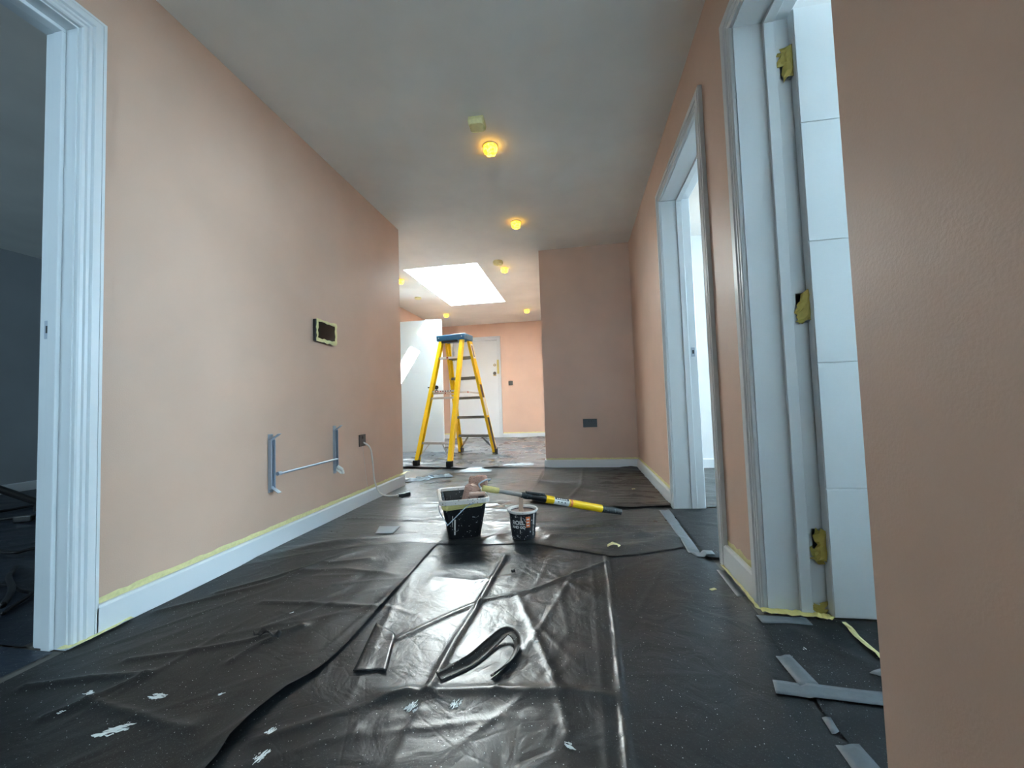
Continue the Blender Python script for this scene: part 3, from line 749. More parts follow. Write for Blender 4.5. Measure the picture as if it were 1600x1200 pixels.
# ------------------------------------------------------------------ tape on the floor
def tape_quad(pts, name, mat, label, cat='tape', n=8, lift=.0012):
    P = [Vector((x, y, 0)) for x, y in pts]; rows = []
    L = max((P[1]-P[0]).length, (P[3]-P[0]).length); W = min((P[1]-P[0]).length, (P[3]-P[0]).length)
    na = max(2, int((P[3]-P[0]).length/.012)); nb = max(2, int((P[1]-P[0]).length/.012))
    for i in range(na+1):
        t = i/na; row = []
        for j in range(nb+1):
            s = j/nb; p = P[0].lerp(P[1], s).lerp(P[3].lerp(P[2], s), t); p.z = surfm(p.x, p.y, .009)+lift; row.append(p)
        rows.append(row)
    o = MB().grid(rows).build(name, mat, None, smooth=True, solid=.0008); c = (P[0]+P[2])/2; c.z = rows[0][0].z; at(o, c); tag(o, label, cat); return o
tape_quad([(.508, 1.227), (.546, 1.231), (.556, 1.116), (.510, 1.112)], 'duct_tape', 'duct_tape', 'short grey tape strip on the sheet seam at the near right doorway', lift=.0035)
tape_quad([(.455, 1.125), (.72, 1.100), (.70, 1.055), (.441, 1.076)], 'duct_tape', 'duct_tape', 'long grey tape strip crossing the sheet seam towards the wall pier', lift=.0045)
tape_quad([(.491, .94), (.537, .945), (.545, .80), (.487, .80)], 'duct_tape', 'duct_tape', 'grey tape strip on the seam below the crossing strip')
tape_quad([(.506, 1.014), (.523, 1.012), (.518, .974), (.501, .969)], 'duct_tape', 'duct_tape', 'small torn grey tape scrap on the dark seam')
tape_quad([(.541, 1.804), (.574, 1.807), (.568, 1.578), (.537, 1.574)], 'duct_tape', 'duct_tape', 'grey tape strip beside the short skirting between the doorways')
tape_quad([(.483, 2.689), (.542, 2.691), (.528, 1.969), (.478, 1.981)], 'duct_tape', 'duct_tape', 'long grey tape strip across the threshold of the middle doorway', lift=.0025)
tape_quad([(.490, 1.99), (.58, 1.985), (.58, 1.94), (.50, 1.93)], 'duct_tape', 'duct_tape', 'crumpled grey tape end at the corner of the middle doorway', lift=.0024)
tape_quad([(.545, 1.440), (.690, 1.440), (.690, 1.395), (.545, 1.392)], 'duct_tape', 'duct_tape', 'grey tape strip along the foot of the hinged door lining')
tape_quad([(-1.207, 2.255), (-1.08, 2.263), (-1.059, 2.128), (-1.163, 2.121)], 'paper_scrap', 'paper_grey', 'pale square of paper lying by the left skirting', 'paper', lift=.003)
tape_quad([(.70, 1.17), (.76, 1.20), (.80, 1.17), (.74, 1.14)], 'duct_tape', 'duct_tape', 'grey tape tip poking past the wall pier')
# yellow masking tape runs along skirtings and door feet
def tape_run(a, b, n, w0, label, seed, proud=.0012, jag=.0035, up=True, mat='mask_tape'):
    """tape strip stuck on the wall from a to b (points on the wall at the lower edge), n = outward normal"""
    r = random.Random(seed); a, b, n = Vector(a), Vector(b), Vector(n); L = (b-a).length; k = max(6, int(L/.03)); rows = []
    for i in range(k+1):
        p = a.lerp(b, i/k); top = w0+r.uniform(-jag, jag); out = proud+r.uniform(0, .0022)
        rows.append([p+n*(proud*.8), p+n*out+Vector((0, 0, top*.5)), p+n*(proud+r.uniform(0, .0015))+Vector((0, 0, top))])
    o = MB().grid(rows).build('masking_tape', mat, None, solid=.0008); at(o, a); tag(o, label, 'masking tape'); return o
tape_run((XL, OL[1]+AW+.012, SK+.001), (XL, YL-.01, SK+.001), (1, 0, 0), .022, 'yellow masking tape strip on top of the long left skirting', 1)
tape_run((XR, OB[1]+AW+.03, SK+.001), (XR, YB-.005, SK+.001), (-1, 0, 0), .022, 'yellow masking tape between the middle doorway and the boxed wall', 2)
tape_run((XR, OA[1]+AW+.01, SK+.001), (XR, OB[0]-AW-.01, SK+.001), (-1, 0, 0), .026, 'wrinkled masking tape on the skirting between the right doorways', 3, jag=.008, proud=.003)
tape_run((XB, YB, SK+.001), (XR-.004, YB, SK+.001), (0, -1, 0), .016, 'masking tape along the skirting under the double socket', 4)
tape_run((OE[1]+AW+.02, YF, SK+.001), (XB, YF, SK+.001), (0, -1, 0), .022, 'masking tape along the far wall skirting', 5)
tape_run((HLX+.02, YF, SK+.001), (OE[0]-AW-.02, YF, SK+.001), (0, -1, 0), .022, 'masking tape on the short skirting left of the entrance door', 6)
# loose tape end at the left wall corner
ribbon([(XL+.010, YL-.10, SK+.012), (XL+.016, YL-.03, SK+.017), (XL+.02, YL+.03, SK+.022), (XL+.035, YL+.06, SK+.017)], .03, 'masking_tape', 'mask_tape', 'loose masking tape end sticking out past the left wall corner', 'masking tape', .2, .0008, 2)
def floor_tape(pts, wid, label, seed, mat='mask_tape_green', z=.012):
    r = random.Random(seed); P = smooth_path([(x, y, 0) for x, y in pts], 5); rows = []
    for i, p in enumerate(P):
        t = (P[min(i+1, len(P)-1)]-P[max(i-1, 0)]).normalized(); n = Vector((-t.y, t.x, 0)); zz = surf(p.x, p.y)
        rows.append([p+n*wid*s*(1+r.uniform(-.4, .35))+Vector((0, 0, max(z, zz)+.002+r.uniform(0, .004))) for s in (-.5, 0, .5)])
    o = MB().grid(rows).build('masking_tape', mat, None, solid=.0008); at(o, rows[0][0]); tag(o, label, 'masking tape'); return o
floor_tape([(-1.590, 1.20), (-1.588, 1.10), (-1.590, 1.035), (-1.62, 1.020)], .016, 'yellow tape around the foot of the left door frame', 1, 'mask_tape')
floor_tape([(.572, 1.83), (.571, 1.68), (.570, 1.56), (.566, 1.47)], .011, 'yellow tape along the foot of the skirting between right doorways', 2, 'mask_tape')
floor_tape([(.570, 1.462), (.64, 1.457), (.70, 1.452), (.75, 1.445), (.768, 1.432)], .030, 'crumpled yellow tape at the foot of the hinged door lining', 3, 'mask_tape_mid')
floor_tape([(.787, 1.415), (.775, 1.32), (.778, 1.22), (.79, 1.12)], .013, 'pale yellow tape strip trailing over the near right threshold', 4, 'mask_tape')
mb = MB().grid(crumple(6, 6, .035, .035, .010, 5, .007)); o = mb.build('masking_tape', 'mask_tape_green', None, solid=.0008); o.location = (.748, OA[1]-.004, .03); tag(o, 'yellow crumpled tape stuck low in the hinged door corner', 'masking tape')
# scrap of yellow tape on the floor
mb = MB().grid(crumple(5, 6, .055, .03, .012, 9, .006)); mb.v = [(x, z*.8, -y+.002) for x, y, z in mb.v]
o = mb.build('tape_scrap', 'mask_tape', None, solid=.0008); o.location = (.139, 2.004, surf(.139, 2.004)); tag(o, 'screwed-up scrap of yellow tape on the dark sheet', 'tape scrap')
for x, y, a, lab in ((.47, 1.62, .5, 'yellow chip of tape near the grey tape strip'), (.40, 3.25, .2, 'pale paper chip on the brown-black sheet')):
    o = MB().box(-.012, .012, -.006, .006, 0, .003).build('tape_scrap', 'mask_tape', None, .001); o.location = (x, y, surf(x, y)); o.rotation_euler.z = a; tag(o, lab, 'tape scrap')
# crinkled foil-like scraps and pale patches painted as skylight reflections near the ladder
def scrap(x, y, wx, wy, label, seed, mat='foil', rz=0, hgt=.03, n=9):
    r = random.Random(seed); rows = []; c, sn = math.cos(rz), math.sin(rz)
    for i in range(n):
        row = []
        for j in range(n):
            u = (j/(n-1)-.5)*wx+r.uniform(-.01, .01); v = (i/(n-1)-.5)*wy*(.6+.4*math.sin(math.pi*j/(n-1)))+r.uniform(-.01, .01)
            X, Y = x+u*c-v*sn, y+u*sn+v*c; row.append(Vector((X, Y, surfm(X, Y, .03)+.003+r.uniform(0, hgt)*(0 < i < n-1)*(0 < j < n-1))))
        rows.append(row)
    o = MB().grid(rows).build('scrap_and_glint', mat, None, solid=.0008); at(o, rows[n//2][n//2]); tag(o, label, 'plastic scrap')
scrap(-1.62, 3.68, .34, .10, 'crinkled shiny plastic scrap by the end of the left skirting', 1, rz=.15)
scrap(-1.40, 3.82, .26, .08, 'small crinkled shiny plastic scrap beside the left wall corner', 2, rz=.25)
scrap(-1.12, 4.19, .34, .22, 'pale bluish flat patch painted as a skylight reflection in front of the ladder', 3, rz=.1, hgt=.008)
scrap(-.70, 4.50, .34, .12, 'pale flat strip painted as a skylight reflection right of the ladder', 4, rz=.05, hgt=.008)

# ------------------------------------------------------------------ ceiling fittings
def jit(seed, a, b):
    r = random.Random(seed); T = {}
    def f(i, k):
        if (i, k) not in T: T[(i, k)] = (r.uniform(-a, a), r.uniform(-b, b))
        return T[(i, k)]
    return f
LAMPS = [(-.496, 2.456, 'yellow taped downlight glowing next to the nearest smoke alarm'),
         (-.502, 3.572, 'yellow taped downlight glowing in front of the boxed wall'),
         (-.836, 4.783, 'yellow taped downlight close behind the smoke alarm at the skylight'),
         (-.85, 7.07, 'yellow taped downlight glowing above the wall switch'),
         (-2.338, 6.97, 'yellow taped downlight above the open hall door'),
         (-2.252, 4.87, 'yellow taped downlight half hidden by the left wall corner')]
for i, (x, y, lab) in enumerate(LAMPS):
    root = empty('downlight', (x, y, H)); tag(root, lab, 'downlight', 'taped downlights in the ceiling')
    MB().lathe([(.046, -.001), (.050, -.004), (.047, -.007), (.036, -.007)], n=28).build('trim_ring', 'mask_tape', root)
    MB().lathe([(.040, -.0065), (.043, -.02), (.041, -.04), (.034, -.052), (.018, -.057), (.004, -.055)], n=22, jit=jit(70+i, .0035, .003)).build('tape_cup', 'lamp', root)
ALARM = [(-.521, 2.206, .036, .032, 'tape-wrapped smoke alarm on the ceiling before the downlights', .055),
         (-.864, 4.523, .055, .04, 'round tape-covered smoke alarm beside the skylight', .05),
         (-2.377, 5.757, .05, .02, 'flat tape-covered alarm on the ceiling left of the skylight', .03)]
for i, (x, y, r, hh, lab, dd) in enumerate(ALARM):
    root = empty('smoke_alarm', (x, y, H)); tag(root, lab, 'smoke alarm')
    MB().lathe([(r, -.001), (r, -hh*.4), (r*.96, -hh*.8), (r*.7, -hh)], n=26).build('alarm_body', 'white_plastic', root)
    MB().lathe([(r*1.04, -.004), (r*1.06, -hh*.5), (r*1.0, -hh*1.02), (r*.55, -hh*1.10)], n=18, jit=jit(90+i, .003, .004)).build('masking_tape', 'tape_pale', root)
    if i == 0:
        rd = random.Random(4); rg = []
        for z, k_ in ((-.003, 1.0), (-.022, 1.04), (-.040, 1.0), (-.050, .9)):
            rg.append([(x_*k_+rd.uniform(-.002, .002), y_*k_+rd.uniform(-.002, .002), z+rd.uniform(-.0035, .0035)) for x_, y_ in rrect(.092, .078, .014)])
        loft(rg).build('masking_tape', 'tape_pale', root)

# ------------------------------------------------------------------ left wall fittings
# taped intercom screen
root = empty('intercom_panel', (XL, 2.33, 1.225)); tag(root, 'black wall screen edged with masking tape on the long pink wall', 'wall screen')
MB().box(.001, .022, -.105, .105, -.07, .07).build('housing', 'black_plastic', root, .004)
MB().box(.022, .0235, -.09, .09, -.058, .058).build('screen', 'screen_black', root)
def tstrip(y0, y1, z0, z1, seed):
    r = random.Random(seed); n = 9; rows = []
    lng = abs(y1-y0) > abs(z1-z0)
    for i in range(n):
        t = i/(n-1); j = lambda: r.uniform(-.004, .004)
        if lng: a, b = (y0+(y1-y0)*t, z0+j()), (y0+(y1-y0)*t, z1+j())
        else: a, b = (y0+j(), z0+(z1-z0)*t), (y1+j(), z0+(z1-z0)*t)
        rows.append([(.0245+r.uniform(0, .002), *a), (.0250+r.uniform(0, .003), (a[0]+b[0])/2, (a[1]+b[1])/2), (.0245+r.uniform(0, .002), *b)])
    return MB().grid(rows).build('masking_tape', 'mask_tape', root, solid=.0008)
tstrip(-.104, .104, .055, .072, 1); tstrip(-.104, .104, -.074, -.050, 2); tstrip(-.105, -.088, -.07, .07, 3); tstrip(.086, .108, -.07, .072, 4)
# radiator brackets
def bracket(y, z0, z1, label, seed, valve=False):
    root = empty('radiator_bracket', (XL, y, z0)); tag(root, label, 'bracket', 'radiator brackets on the long pink wall'); h = z1-z0
    mb = MB().box(.001, .004, -.016, .016, 0, h).box(.004, .020, -.016, -.013, .02, h-.03).box(.004, .020, .013, .016, .02, h-.03)
    mb.build('channel', 'galv_steel', root)
    hk = MB().grid([[(.006+.03*t, s*.013+.012*t, h-.035+.03*t+(.0 if t < .8 else -.004)) for s in (-1, 1)] for t in (0, .3, .6, .85, 1, 1.3)])
    hk.build('top_hook', 'galv_steel', root, solid=.002)
    hk = MB().grid([[(.006+.03*t, s*.013+.014*t, .03-.03*t) for s in (-1, 1)] for t in (0, .4, .8, 1.2)])
    hk.build('bottom_hook', 'white_plastic' if valve else 'galv_steel', root, solid=.002)
    s = MB().box(.0042, .005, -.004, .004, 0, .014)
    a = s.build('slot', 'gap_dark', root); a.location = (0, 0, h*.25)
    for k in range(1, 8):
        o = a.copy(); col.objects.link(o); o.parent = root; o.location = (0, 0, h*(.25+k*.075))
    for k in (.12, .2, .82, .9):
        q = MB().tube([(.004, 0, 0), (.008, 0, 0)], .006, 10).build('screw', 'galv_steel', root); q.location = (0, 0, h*k)
    if valve:
        MB().tube([(.02, .0, .045), (.05, .012, .02)], .011, 12).tube([(.05, .012, .02), (.055, .014, -.006)], .009, 12).build('plastic_clip', 'white_plastic', root)
    return root
bracket(1.872, .30, .605, 'galvanised radiator bracket nearer the dim left doorway', 1)
bracket(2.432, .30, .615, 'galvanised radiator bracket with a white plastic clip near the cable socket', 2, True)
root = empty('bracket_bar', (XL+.03, 2.15, .394)); tag(root, 'thin steel bar joining the two radiator brackets', 'bar')
MB().tube([(0, -.262, -.002), (0, .27, .002)], .006, 12).build('rod', 'galv_steel', root); MB().tube([(0, -.262, 0), (0, -.235, 0)], .011, 6).build('nut', 'galv_steel', root)
# socket with white cable
def socket(name, loc, wd, hg, axis, label, cat, two=False, holes=True):
    root = empty(name, loc, 0 if axis == 1 else math.pi/2); tag(root, label, cat)      # local face towards -Y
    MB().box(-wd/2, wd/2, -.009, -.001, -hg/2, hg/2).build('face_plate', 'black_plastic', root, .002)
    for c in ((-wd/4, wd/4) if two else (0,)):
        if holes:
            for dx, dz in ((0, .012), (-.011, -.008), (.011, -.008)):
                q = MB().box(-.0035, .0035, -.0098, -.009, -.003, .003).build('pin_hole', 'gap_dark', root); q.location = (c+dx, 0, dz-.008)
        q = MB().box(-.006, .006, -.013, -.009, -.010, .010).build('rocker', 'black_rubber', root, .001); q.location = (c*.35 if two else c, 0, hg*.25)
    return root
s1 = socket('cable_outlet', (XL, 2.772, .484), .087, .087, 0, 'single black outlet plate with a white cable on the long pink wall', 'socket', holes=False)
socket('wall_socket', (.1165, YB, .485), .147, .088, 1, 'double black wall socket on the boxed wall', 'socket', True)
root = socket('wall_switch', (-1.361, YF, 1.136), .09, .09, 1, 'small black switch plate on the far wall beside the entrance door', 'switch', holes=False)
path = smooth_path([(XL+.008, 2.782, .468), (XL+.045, 2.815, .42), (XL+.05, 2.84, .30), (XL+.045, 2.87, .17), (XL+.06, 2.91, .07), (XL+.10, 2.95, .032), (XL+.16, 2.975, .026), (-1.425, 2.995, .028)], 8)
o = MB().tube(path, .006, 8).build('white_cable', 'white_plastic', None, smooth=True); at(o, path[-1]); tag(o, 'white cable hanging from the outlet down to the floor', 'cable')
path = smooth_path([(XL+.004, 2.775, .44), (XL+.006, 2.80, .30), (XL+.006, 2.83, .15), (XL+.022, 2.85, .05)], 6)
o = MB().tube(path, .0012, 6).build('thin_wire', 'white_plastic', None, smooth=True); at(o, path[-1]); tag(o, 'hair-thin wire running down the wall beneath the black outlet', 'wire')
root = empty('cable_connector', (-1.405, 3.03, surfm(-1.405, 3.03, .065)), .9); tag(root, 'black cable connector lying on the sheet at the white cable end', 'connector')
MB().box(-.05, .05, -.016, .016, .001, .026).build('connector_body', 'black_plastic', root, .004); MB().box(-.062, -.05, -.010, .010, .006, .022).build('cable_grip', 'white_plastic', root, .002)
MB().box(.02, .046, -.012, .012, .026, .0275).build('connector_label', 'label_white', root)

# ------------------------------------------------------------------ stepladder
def ladder():
    root = empty('stepladder', (LADC[0], LADC[1], .0156), LADA); tag(root, 'yellow fibreglass stepladder with a blue top cap in the hall', 'stepladder')
    HT = 1.60
    front = lambda s, z: Vector((s*(.275-(.275-.165)*z/HT), .60-(.60-.085)*z/HT, z))
    rear = lambda s, z: Vector((s*(.227-(.227-.150)*z/HT), -.61+(.61-.07)*z/HT, z))
    def channel(fn, s, z0, z1, wd, dp, sg):
        a, b = fn(s, z0), fn(s, z1); t = (b-a).normalized(); X = Vector((1, 0, 0)); X = (X-t*X.dot(t)).normalized(); Y = t.cross(X)
        m = MB(); th = .006
        def pr(u0, u1, v0, v1):
            v = [p+X*u+Y*w_ for p in (a, b) for u, w_ in ((u0, v0), (u1, v0), (u1, v1), (u0, v1))]
            m.add(v, [(0, 3, 2, 1), (4, 5, 6, 7), (0, 1, 5, 4), (1, 2, 6, 5), (2, 3, 7, 6), (3, 0, 4, 7)])
        if s > 0: pr(wd/2-th, wd/2, -dp/2, dp/2)
        else: pr(-wd/2, -wd/2+th, -dp/2, dp/2)
        u0, u1 = (-wd/2, wd/2-th) if s > 0 else (-wd/2+th, wd/2)
        pr(u0, u1, -dp/2, -dp/2+th); pr(u0, u1, dp/2-th, dp/2)
        return m
    for s in (-1, 1):
        r_ = channel(front, s, .03, HT, .034, .085, 1).build('front_rail', 'ladder_yellow', root)
        q = channel(rear, s, .03, HT-.01, .05, .05, 1).build('rear_rail', 'ladder_yellow', root)
        for fn, dp, wd, pr_ in ((front, .10, .05, r_), (rear, .068, .064, q)):
            p = fn(s, 0); MB().box(p.x-wd/2, p.x+wd/2, p.y-dp/2, p.y+dp/2, .0, .065).build('rubber_foot', 'black_rubber', pr_, .006)
        if s == 1:   # warning labels on the outer right rail
            for z0, z1, mt, off in ((.55, .80, 'label_white', 0), (.05, .52, 'gap_dark', 0), (.80, .98, 'label_brown', 0), (1.33, 1.52, 'label_white', 0), (1.35, 1.50, 'label_brown', 1)):
                a, b = front(1, z0), front(1, z1); dx = .0175+.0008*(1+off); wd = .06-.03*off
                m = MB().add([(p.x+dx, p.y+e*wd/2, p.z) for p in (a, b) for e in (-1, 1)]+[(p.x+dx+.0006, p.y+e*wd/2, p.z) for p in (a, b) for e in (-1, 1)], [(0, 1, 3, 2), (4, 5, 7, 6), (0, 1, 5, 4), (2, 3, 7, 6), (0, 2, 6, 4), (1, 3, 7, 5)])
                m.build('rail_label', mt, r_)
    for k in range(1, 6):
        z = .272*k; L, R_ = front(-1, z), front(1, z)
        st = MB().box(L.x+.012, R_.x-.012, L.y-.042, L.y+.042, z-.004, z+.002).box(L.x+.012, R_.x-.012, L.y-.042, L.y-.039, z-.034, z).box(L.x+.012, R_.x-.012, L.y+.039, L.y+.042, z-.034, z)
        st = st.build('tread', 'grey_step', root)
        if k == 1:
            for s in (-1, 1):
                a, b = front(s, .07), Vector((s*.10, L.y, z-.02)); MB().bar(a+Vector((-s*.012, 0, 0)), b, .022, .006, (0, 1, 0)).build('knee_brace', 'grey_step', root)
    for z, hh in ((.26, .028), (.80, .026), (1.32, .03)):
        L, R_ = rear(-1, z), rear(1, z)
        MB().box(L.x+.01, R_.x-.01, L.y-.016, L.y+.006, z-hh/2, z+hh/2).build('rear_brace', 'aluminium', root, .002)
        if z < 1:
            for s in (-1, 1):
                b = rear(s, z-(.2 if z < .5 else .05)); MB().bar((s*(.09 if z < .5 else .17), L.y-.008, z-.01), b, .014, .005, (0, 1, 0)).build('brace_strut', 'aluminium', root)
    # label band on the upper brace
    L, R_ = rear(-1, 1.32), rear(1, 1.32)
    b = MB().box(L.x+.03, R_.x-.03, L.y-.018, L.y-.016, 1.31, 1.332).build('brace_label', 'label_white', root)
    MB().box(-.03, .0, L.y-.0188, L.y-.018, 1.312, 1.33).build('label_mark', 'label_red', b)
    for s in (-1, 1):   # folding spreaders between front and rear
        a, b = rear(s, .86), front(s, .86); m = (a+b)/2+Vector((0, 0, .012)); sx = Vector((-s*.03, 0, 0))
        MB().bar(a+sx, m+sx, .02, .005, (1, 0, 0)).build('spreader', 'aluminium', root); MB().bar(m+sx, b+sx, .02, .005, (1, 0, 0)).build('spreader', 'aluminium', root)
        MB().tube([m+sx-Vector((.006, 0, 0)), m+sx+Vector((.006, 0, 0))], .012, 12).build('spreader_pivot', 'label_red', root)
    L, R_ = rear(-1, .885), rear(1, .885)
    q = MB().box(L.x+.01, R_.x-.01, L.y-.004, L.y, .875, .897).build('warning_band', 'label_white', root)
    for k in range(7): MB().box(-.13+k*.036, -.13+k*.036+.018, L.y-.0052, L.y-.004, .880, .892).build('label_mark', 'label_red' if k < 3 else 'label_brown', q)
    cap = MB()
    prof = [(-.205, -.125), (.205, -.125), (.215, -.06), (.205, .125), (-.205, .125), (-.215, -.06)]
    n = 6; v = [(x, y, HT-.045) for x, y in prof]+[(x*1.02, y*1.03, HT+.03) for x, y in prof]
    cap.add(v, [tuple(range(n)), tuple(range(n, 2*n))]+[(k, (k+1) % n, n+(k+1) % n, n+k) for k in range(n)])
    c = cap.build('top_cap', 'ladder_blue', root, .008)
    MB().box(-.13, .10, -.127, -.10, HT-.075, HT-.045).build('cap_recess', 'black_plastic', c)
    MB().box(.02, .20, -.11, .11, HT+.0305, HT+.037).build('tool_tray', 'aluminium', c, .003)
    for k in (-.17, .17): MB().tube([(k, -.122, HT-.005), (k, -.133, HT-.005)], .008, 8).build('rivet', 'galv_steel', c)
ladder()

# ------------------------------------------------------------------ paint bucket, rollers, pole, paint pot
BA = math.radians(22); BZ = .0115
def ring(w_, d, r, z): return [(x, y, z) for x, y in rrect(w_, d, r)]
root = empty('paint_bucket', (*BKT, BZ), BA); tag(root, 'square black paint bucket with a paint-crusted rim and wire handle', 'paint bucket')
BH = .215
loft([ring(.175, .26, .03, 0), ring(.245, .325, .03, BH-.01), ring(.237, .317, .028, BH-.01), ring(.170, .252, .028, .006)]).build('bucket_body', 'bucket_black', root, smooth=False)
loft([ring(.243, .323, .03, BH-.028), ring(.268, .348, .036, BH-.026), ring(.270, .350, .036, BH-.004), ring(.258, .338, .032, BH), ring(.236, .316, .028, BH-.004), ring(.234, .314, .028, BH-.02)], False, False).build('bucket_rim', 'rim_paint', root)
tp = []
for kz, (z, e) in enumerate(((BH-.054, .0012), (BH-.041, .003), (BH-.029, .0015))):
    k = z/(BH-.01); w_, d = .175+.07*k, .26+.065*k
    rr = ring(w_+2*e, d+2*e, .03, z); rd = random.Random(kz+3)
    tp.append([(x, y, zz+rd.uniform(-.006, .006)+(.012 if x > .03 else -.004)*(kz < 2)) for x, y, zz in rr])
loft(tp, False, False).build('masking_tape', 'mask_tape_mid', root, solid=.0008)
hp = smooth_path([(-.125, -.02, BH-.03), (-.135, -.10, BH-.06), (-.10, -.178, BH-.115), (-.092, -.185, BH-.12), (-.04, -.185, BH-.075), (.01, -.182, BH-.035), (.05, -.178, BH-.022)], 6)
MB().tube(hp, .0028, 8).build('wire_handle', 'galv_steel', root, smooth=True)
loft([ring(.184, .268, .028, .07), ring(.185, .269, .028, .075)]).build('paint', 'paint_wet', root)
m = MB().box(-.004, .004, -.002, 0, -.045, .04); q = m.build('paint_drip', 'rim_paint', root, .001); q.location = (-.055, -.149, .07); q.rotation_euler = (.155, .02, 0)
m = MB().box(-.002, .002, -.002, 0, -.03, .03); q = m.build('paint_drip', 'rim_paint', root, .001); q.location = (-.067, -.152, .10); q.rotation_euler = (.155, .05, 0)
# rollers standing in the bucket
def nap_roller(name, p0, p1, r, label, seed, handle):
    a, b = Vector(p0), Vector(p1); root = empty(name, a); tag(root, label, 'paint roller', 'rollers in the bucket'); d = b-a; L = d.length
    rd = random.Random(seed); pts = [d*t for t in (0, .03, .08, .2, .35, .5, .65, .8, .92, .97, 1)]; rs = [r*.55, r*.85, r, r*1.03, r, r*1.02, r, r*1.03, r, r*.85, r*.5]
    m = MB().tube(pts, rs, 16); m.v = [tuple(Vector(v)+Vector((rd.uniform(-1, 1), rd.uniform(-1, 1), rd.uniform(-1, 1)))*.0035) for v in m.v]
    m.build('nap_sleeve', 'nap_pink', root, smooth=True)
    MB().tube([pts[-1]*1.0, pts[-1]*1.03], r*.42, 12).build('end_cap', 'paint_wet', root)
    if handle: MB().tube(smooth_path([Vector(q)-a for q in handle], 6), .0045, 8).build('frame_wire', 'galv_steel', root, smooth=True)
    return root
nap_roller('paint_roller', (-.655, 2.20, .11), (-.598, 2.185, .270), .044, 'pink paint-soaked roller leaning up in the bucket', 1, [(-.655, 2.2, .12), (-.70, 2.25, .12), (-.70, 2.26, .16)])
nap_roller('paint_roller', (-.650, 2.290, .270), (-.546, 2.290, .276), .034, 'second pink roller lying across the bucket rim, fixed to the pole', 2, [(-.536, 2.29, .276), (-.520, 2.27, .290), (-.535, 2.22, .296), (-.566, 2.185, .280), (-.556, 2.176, .2625)])
o = MB().tube(smooth_path([(-.60, 2.098, .2405), (-.575, 2.108, .2405), (-.545, 2.118, .2405), (-.520, 2.128, .2405)], 5), [.012]*16, 10).build('paint_smear', 'paint_wet', None, smooth=True); at(o, (-.6, 2.098, .2405)); tag(o, 'smear of pinkish paint heaped on the bucket rim', 'paint')
# extension pole
PA, PB = Vector((-.515, 2.195, .250)), Vector((.232, 2.555, .034))
root = empty('extension_pole', PB); tag(root, 'yellow extension pole resting on the bucket rim and the floor', 'pole'); D = PA-PB
def pseg(name, t0, t1, r, mat, n=16, par=None, rs=None):
    return MB().tube([D*t0, D*((t0+t1)/2), D*t1], rs or [r, r, r], n).build(name, mat, par or root, smooth=False)
pseg('rubber_grip', 0, .16, .020, 'grip_black', rs=[.017, .020, .021])
y1 = pseg('outer_tube', .16, .42, .0225, 'pole_yellow'); pseg('stripe', .395, .41, .0229, 'label_orange', par=y1)
w1 = pseg('label_band', .42, .535, .0215, 'label_white'); pseg('collar_tube', .535, .595, .0225, 'pole_yellow')
# black printed upper half of the label with pale lettering marks
def halfband(t0, t1, r, mat, a0, a1, par, name):
    t = D.normalized(); sx = t.cross(Vector((0, 0, 1))).normalized(); sy = sx.cross(t); rows = []
    for tt in (t0, t1): rows.append([D*tt+(sx*math.cos(a)+sy*math.sin(a))*r for a in [a0+(a1-a0)*k/8 for k in range(9)]])
    return MB().grid(rows).build(name, mat, par, solid=.0003)
halfband(.425, .53, .0219, 'black_plastic', .5, 1.7, w1, 'printed_band')
halfband(.425, .53, .0219, 'black_plastic', 1.7, 2.6, w1, 'printed_band')
for k in range(6): halfband(.44+k*.014, .449+k*.014, .0224, 'label_white', 2.15, 2.45, w1, 'lettering_mark')
for k in range(3): halfband(.45+k*.025, .459+k*.025, .0219, 'gap_dark', 3.0, 3.3, w1, 'lettering_mark')
pseg('lock_body', .595, .70, .022, 'black_plastic', rs=[.0235, .021, .016]); 
m = MB().bar(D*.60+Vector((0, -.004, .026)), D*.735+Vector((0, -.006, .022)), .022, .013).build('lock_lever', 'grip_black', root, .003)
pseg('lock_collar', .70, .77, .019, 'grip_black', rs=[.017, .020, .016])
pseg('inner_tube', .77, .93, .0125, 'aluminium'); pseg('taped_end', .93, 1.04, .0165, 'mask_tape_mid', rs=[.0155, .018, .0165])
# paint pot
root = empty('paint_pot', (*POT, BZ), -.35); tag(root, 'round black paint pot spattered white with printed lettering', 'paint pot'); PH = .150
prof = [(.060, 0), (.063, .004), (.074, PH-.012), (.074, PH-.008), (.070, PH-.010), (.060, .01)]
MB().lathe(prof, n=40).build('pot_body', 'pot_black', root)
MB().lathe([(.0735, PH-.014), (.081, PH-.012), (.083, PH-.004), (.079, PH), (.070, PH-.002), (.069, PH-.012)], n=40, jit=jit(5, .0012, .0012)).v
rm = MB(); pr = [(.0735, PH-.016), (.081, PH-.013), (.083, PH-.004), (.079, PH), (.070, PH-.002), (.069, PH-.014)]
nn = 40
for (r, z) in pr:
    for k in range(nn): a = 2*math.pi*k/nn; rm.v.append((r*math.cos(a), r*math.sin(a), z))
for i in range(len(pr)):
    j = (i+1) % len(pr)
    for k in range(nn): rm.f.append((i*nn+k, i*nn+(k+1) % nn, j*nn+(k+1) % nn, j*nn+k))
rm.build('pot_rim', 'rim_paint', root, smooth=True)
MB().lathe([(.0695, PH-.022), (.0695, PH-.019)], n=32).build('paint', 'paint_wet', root)
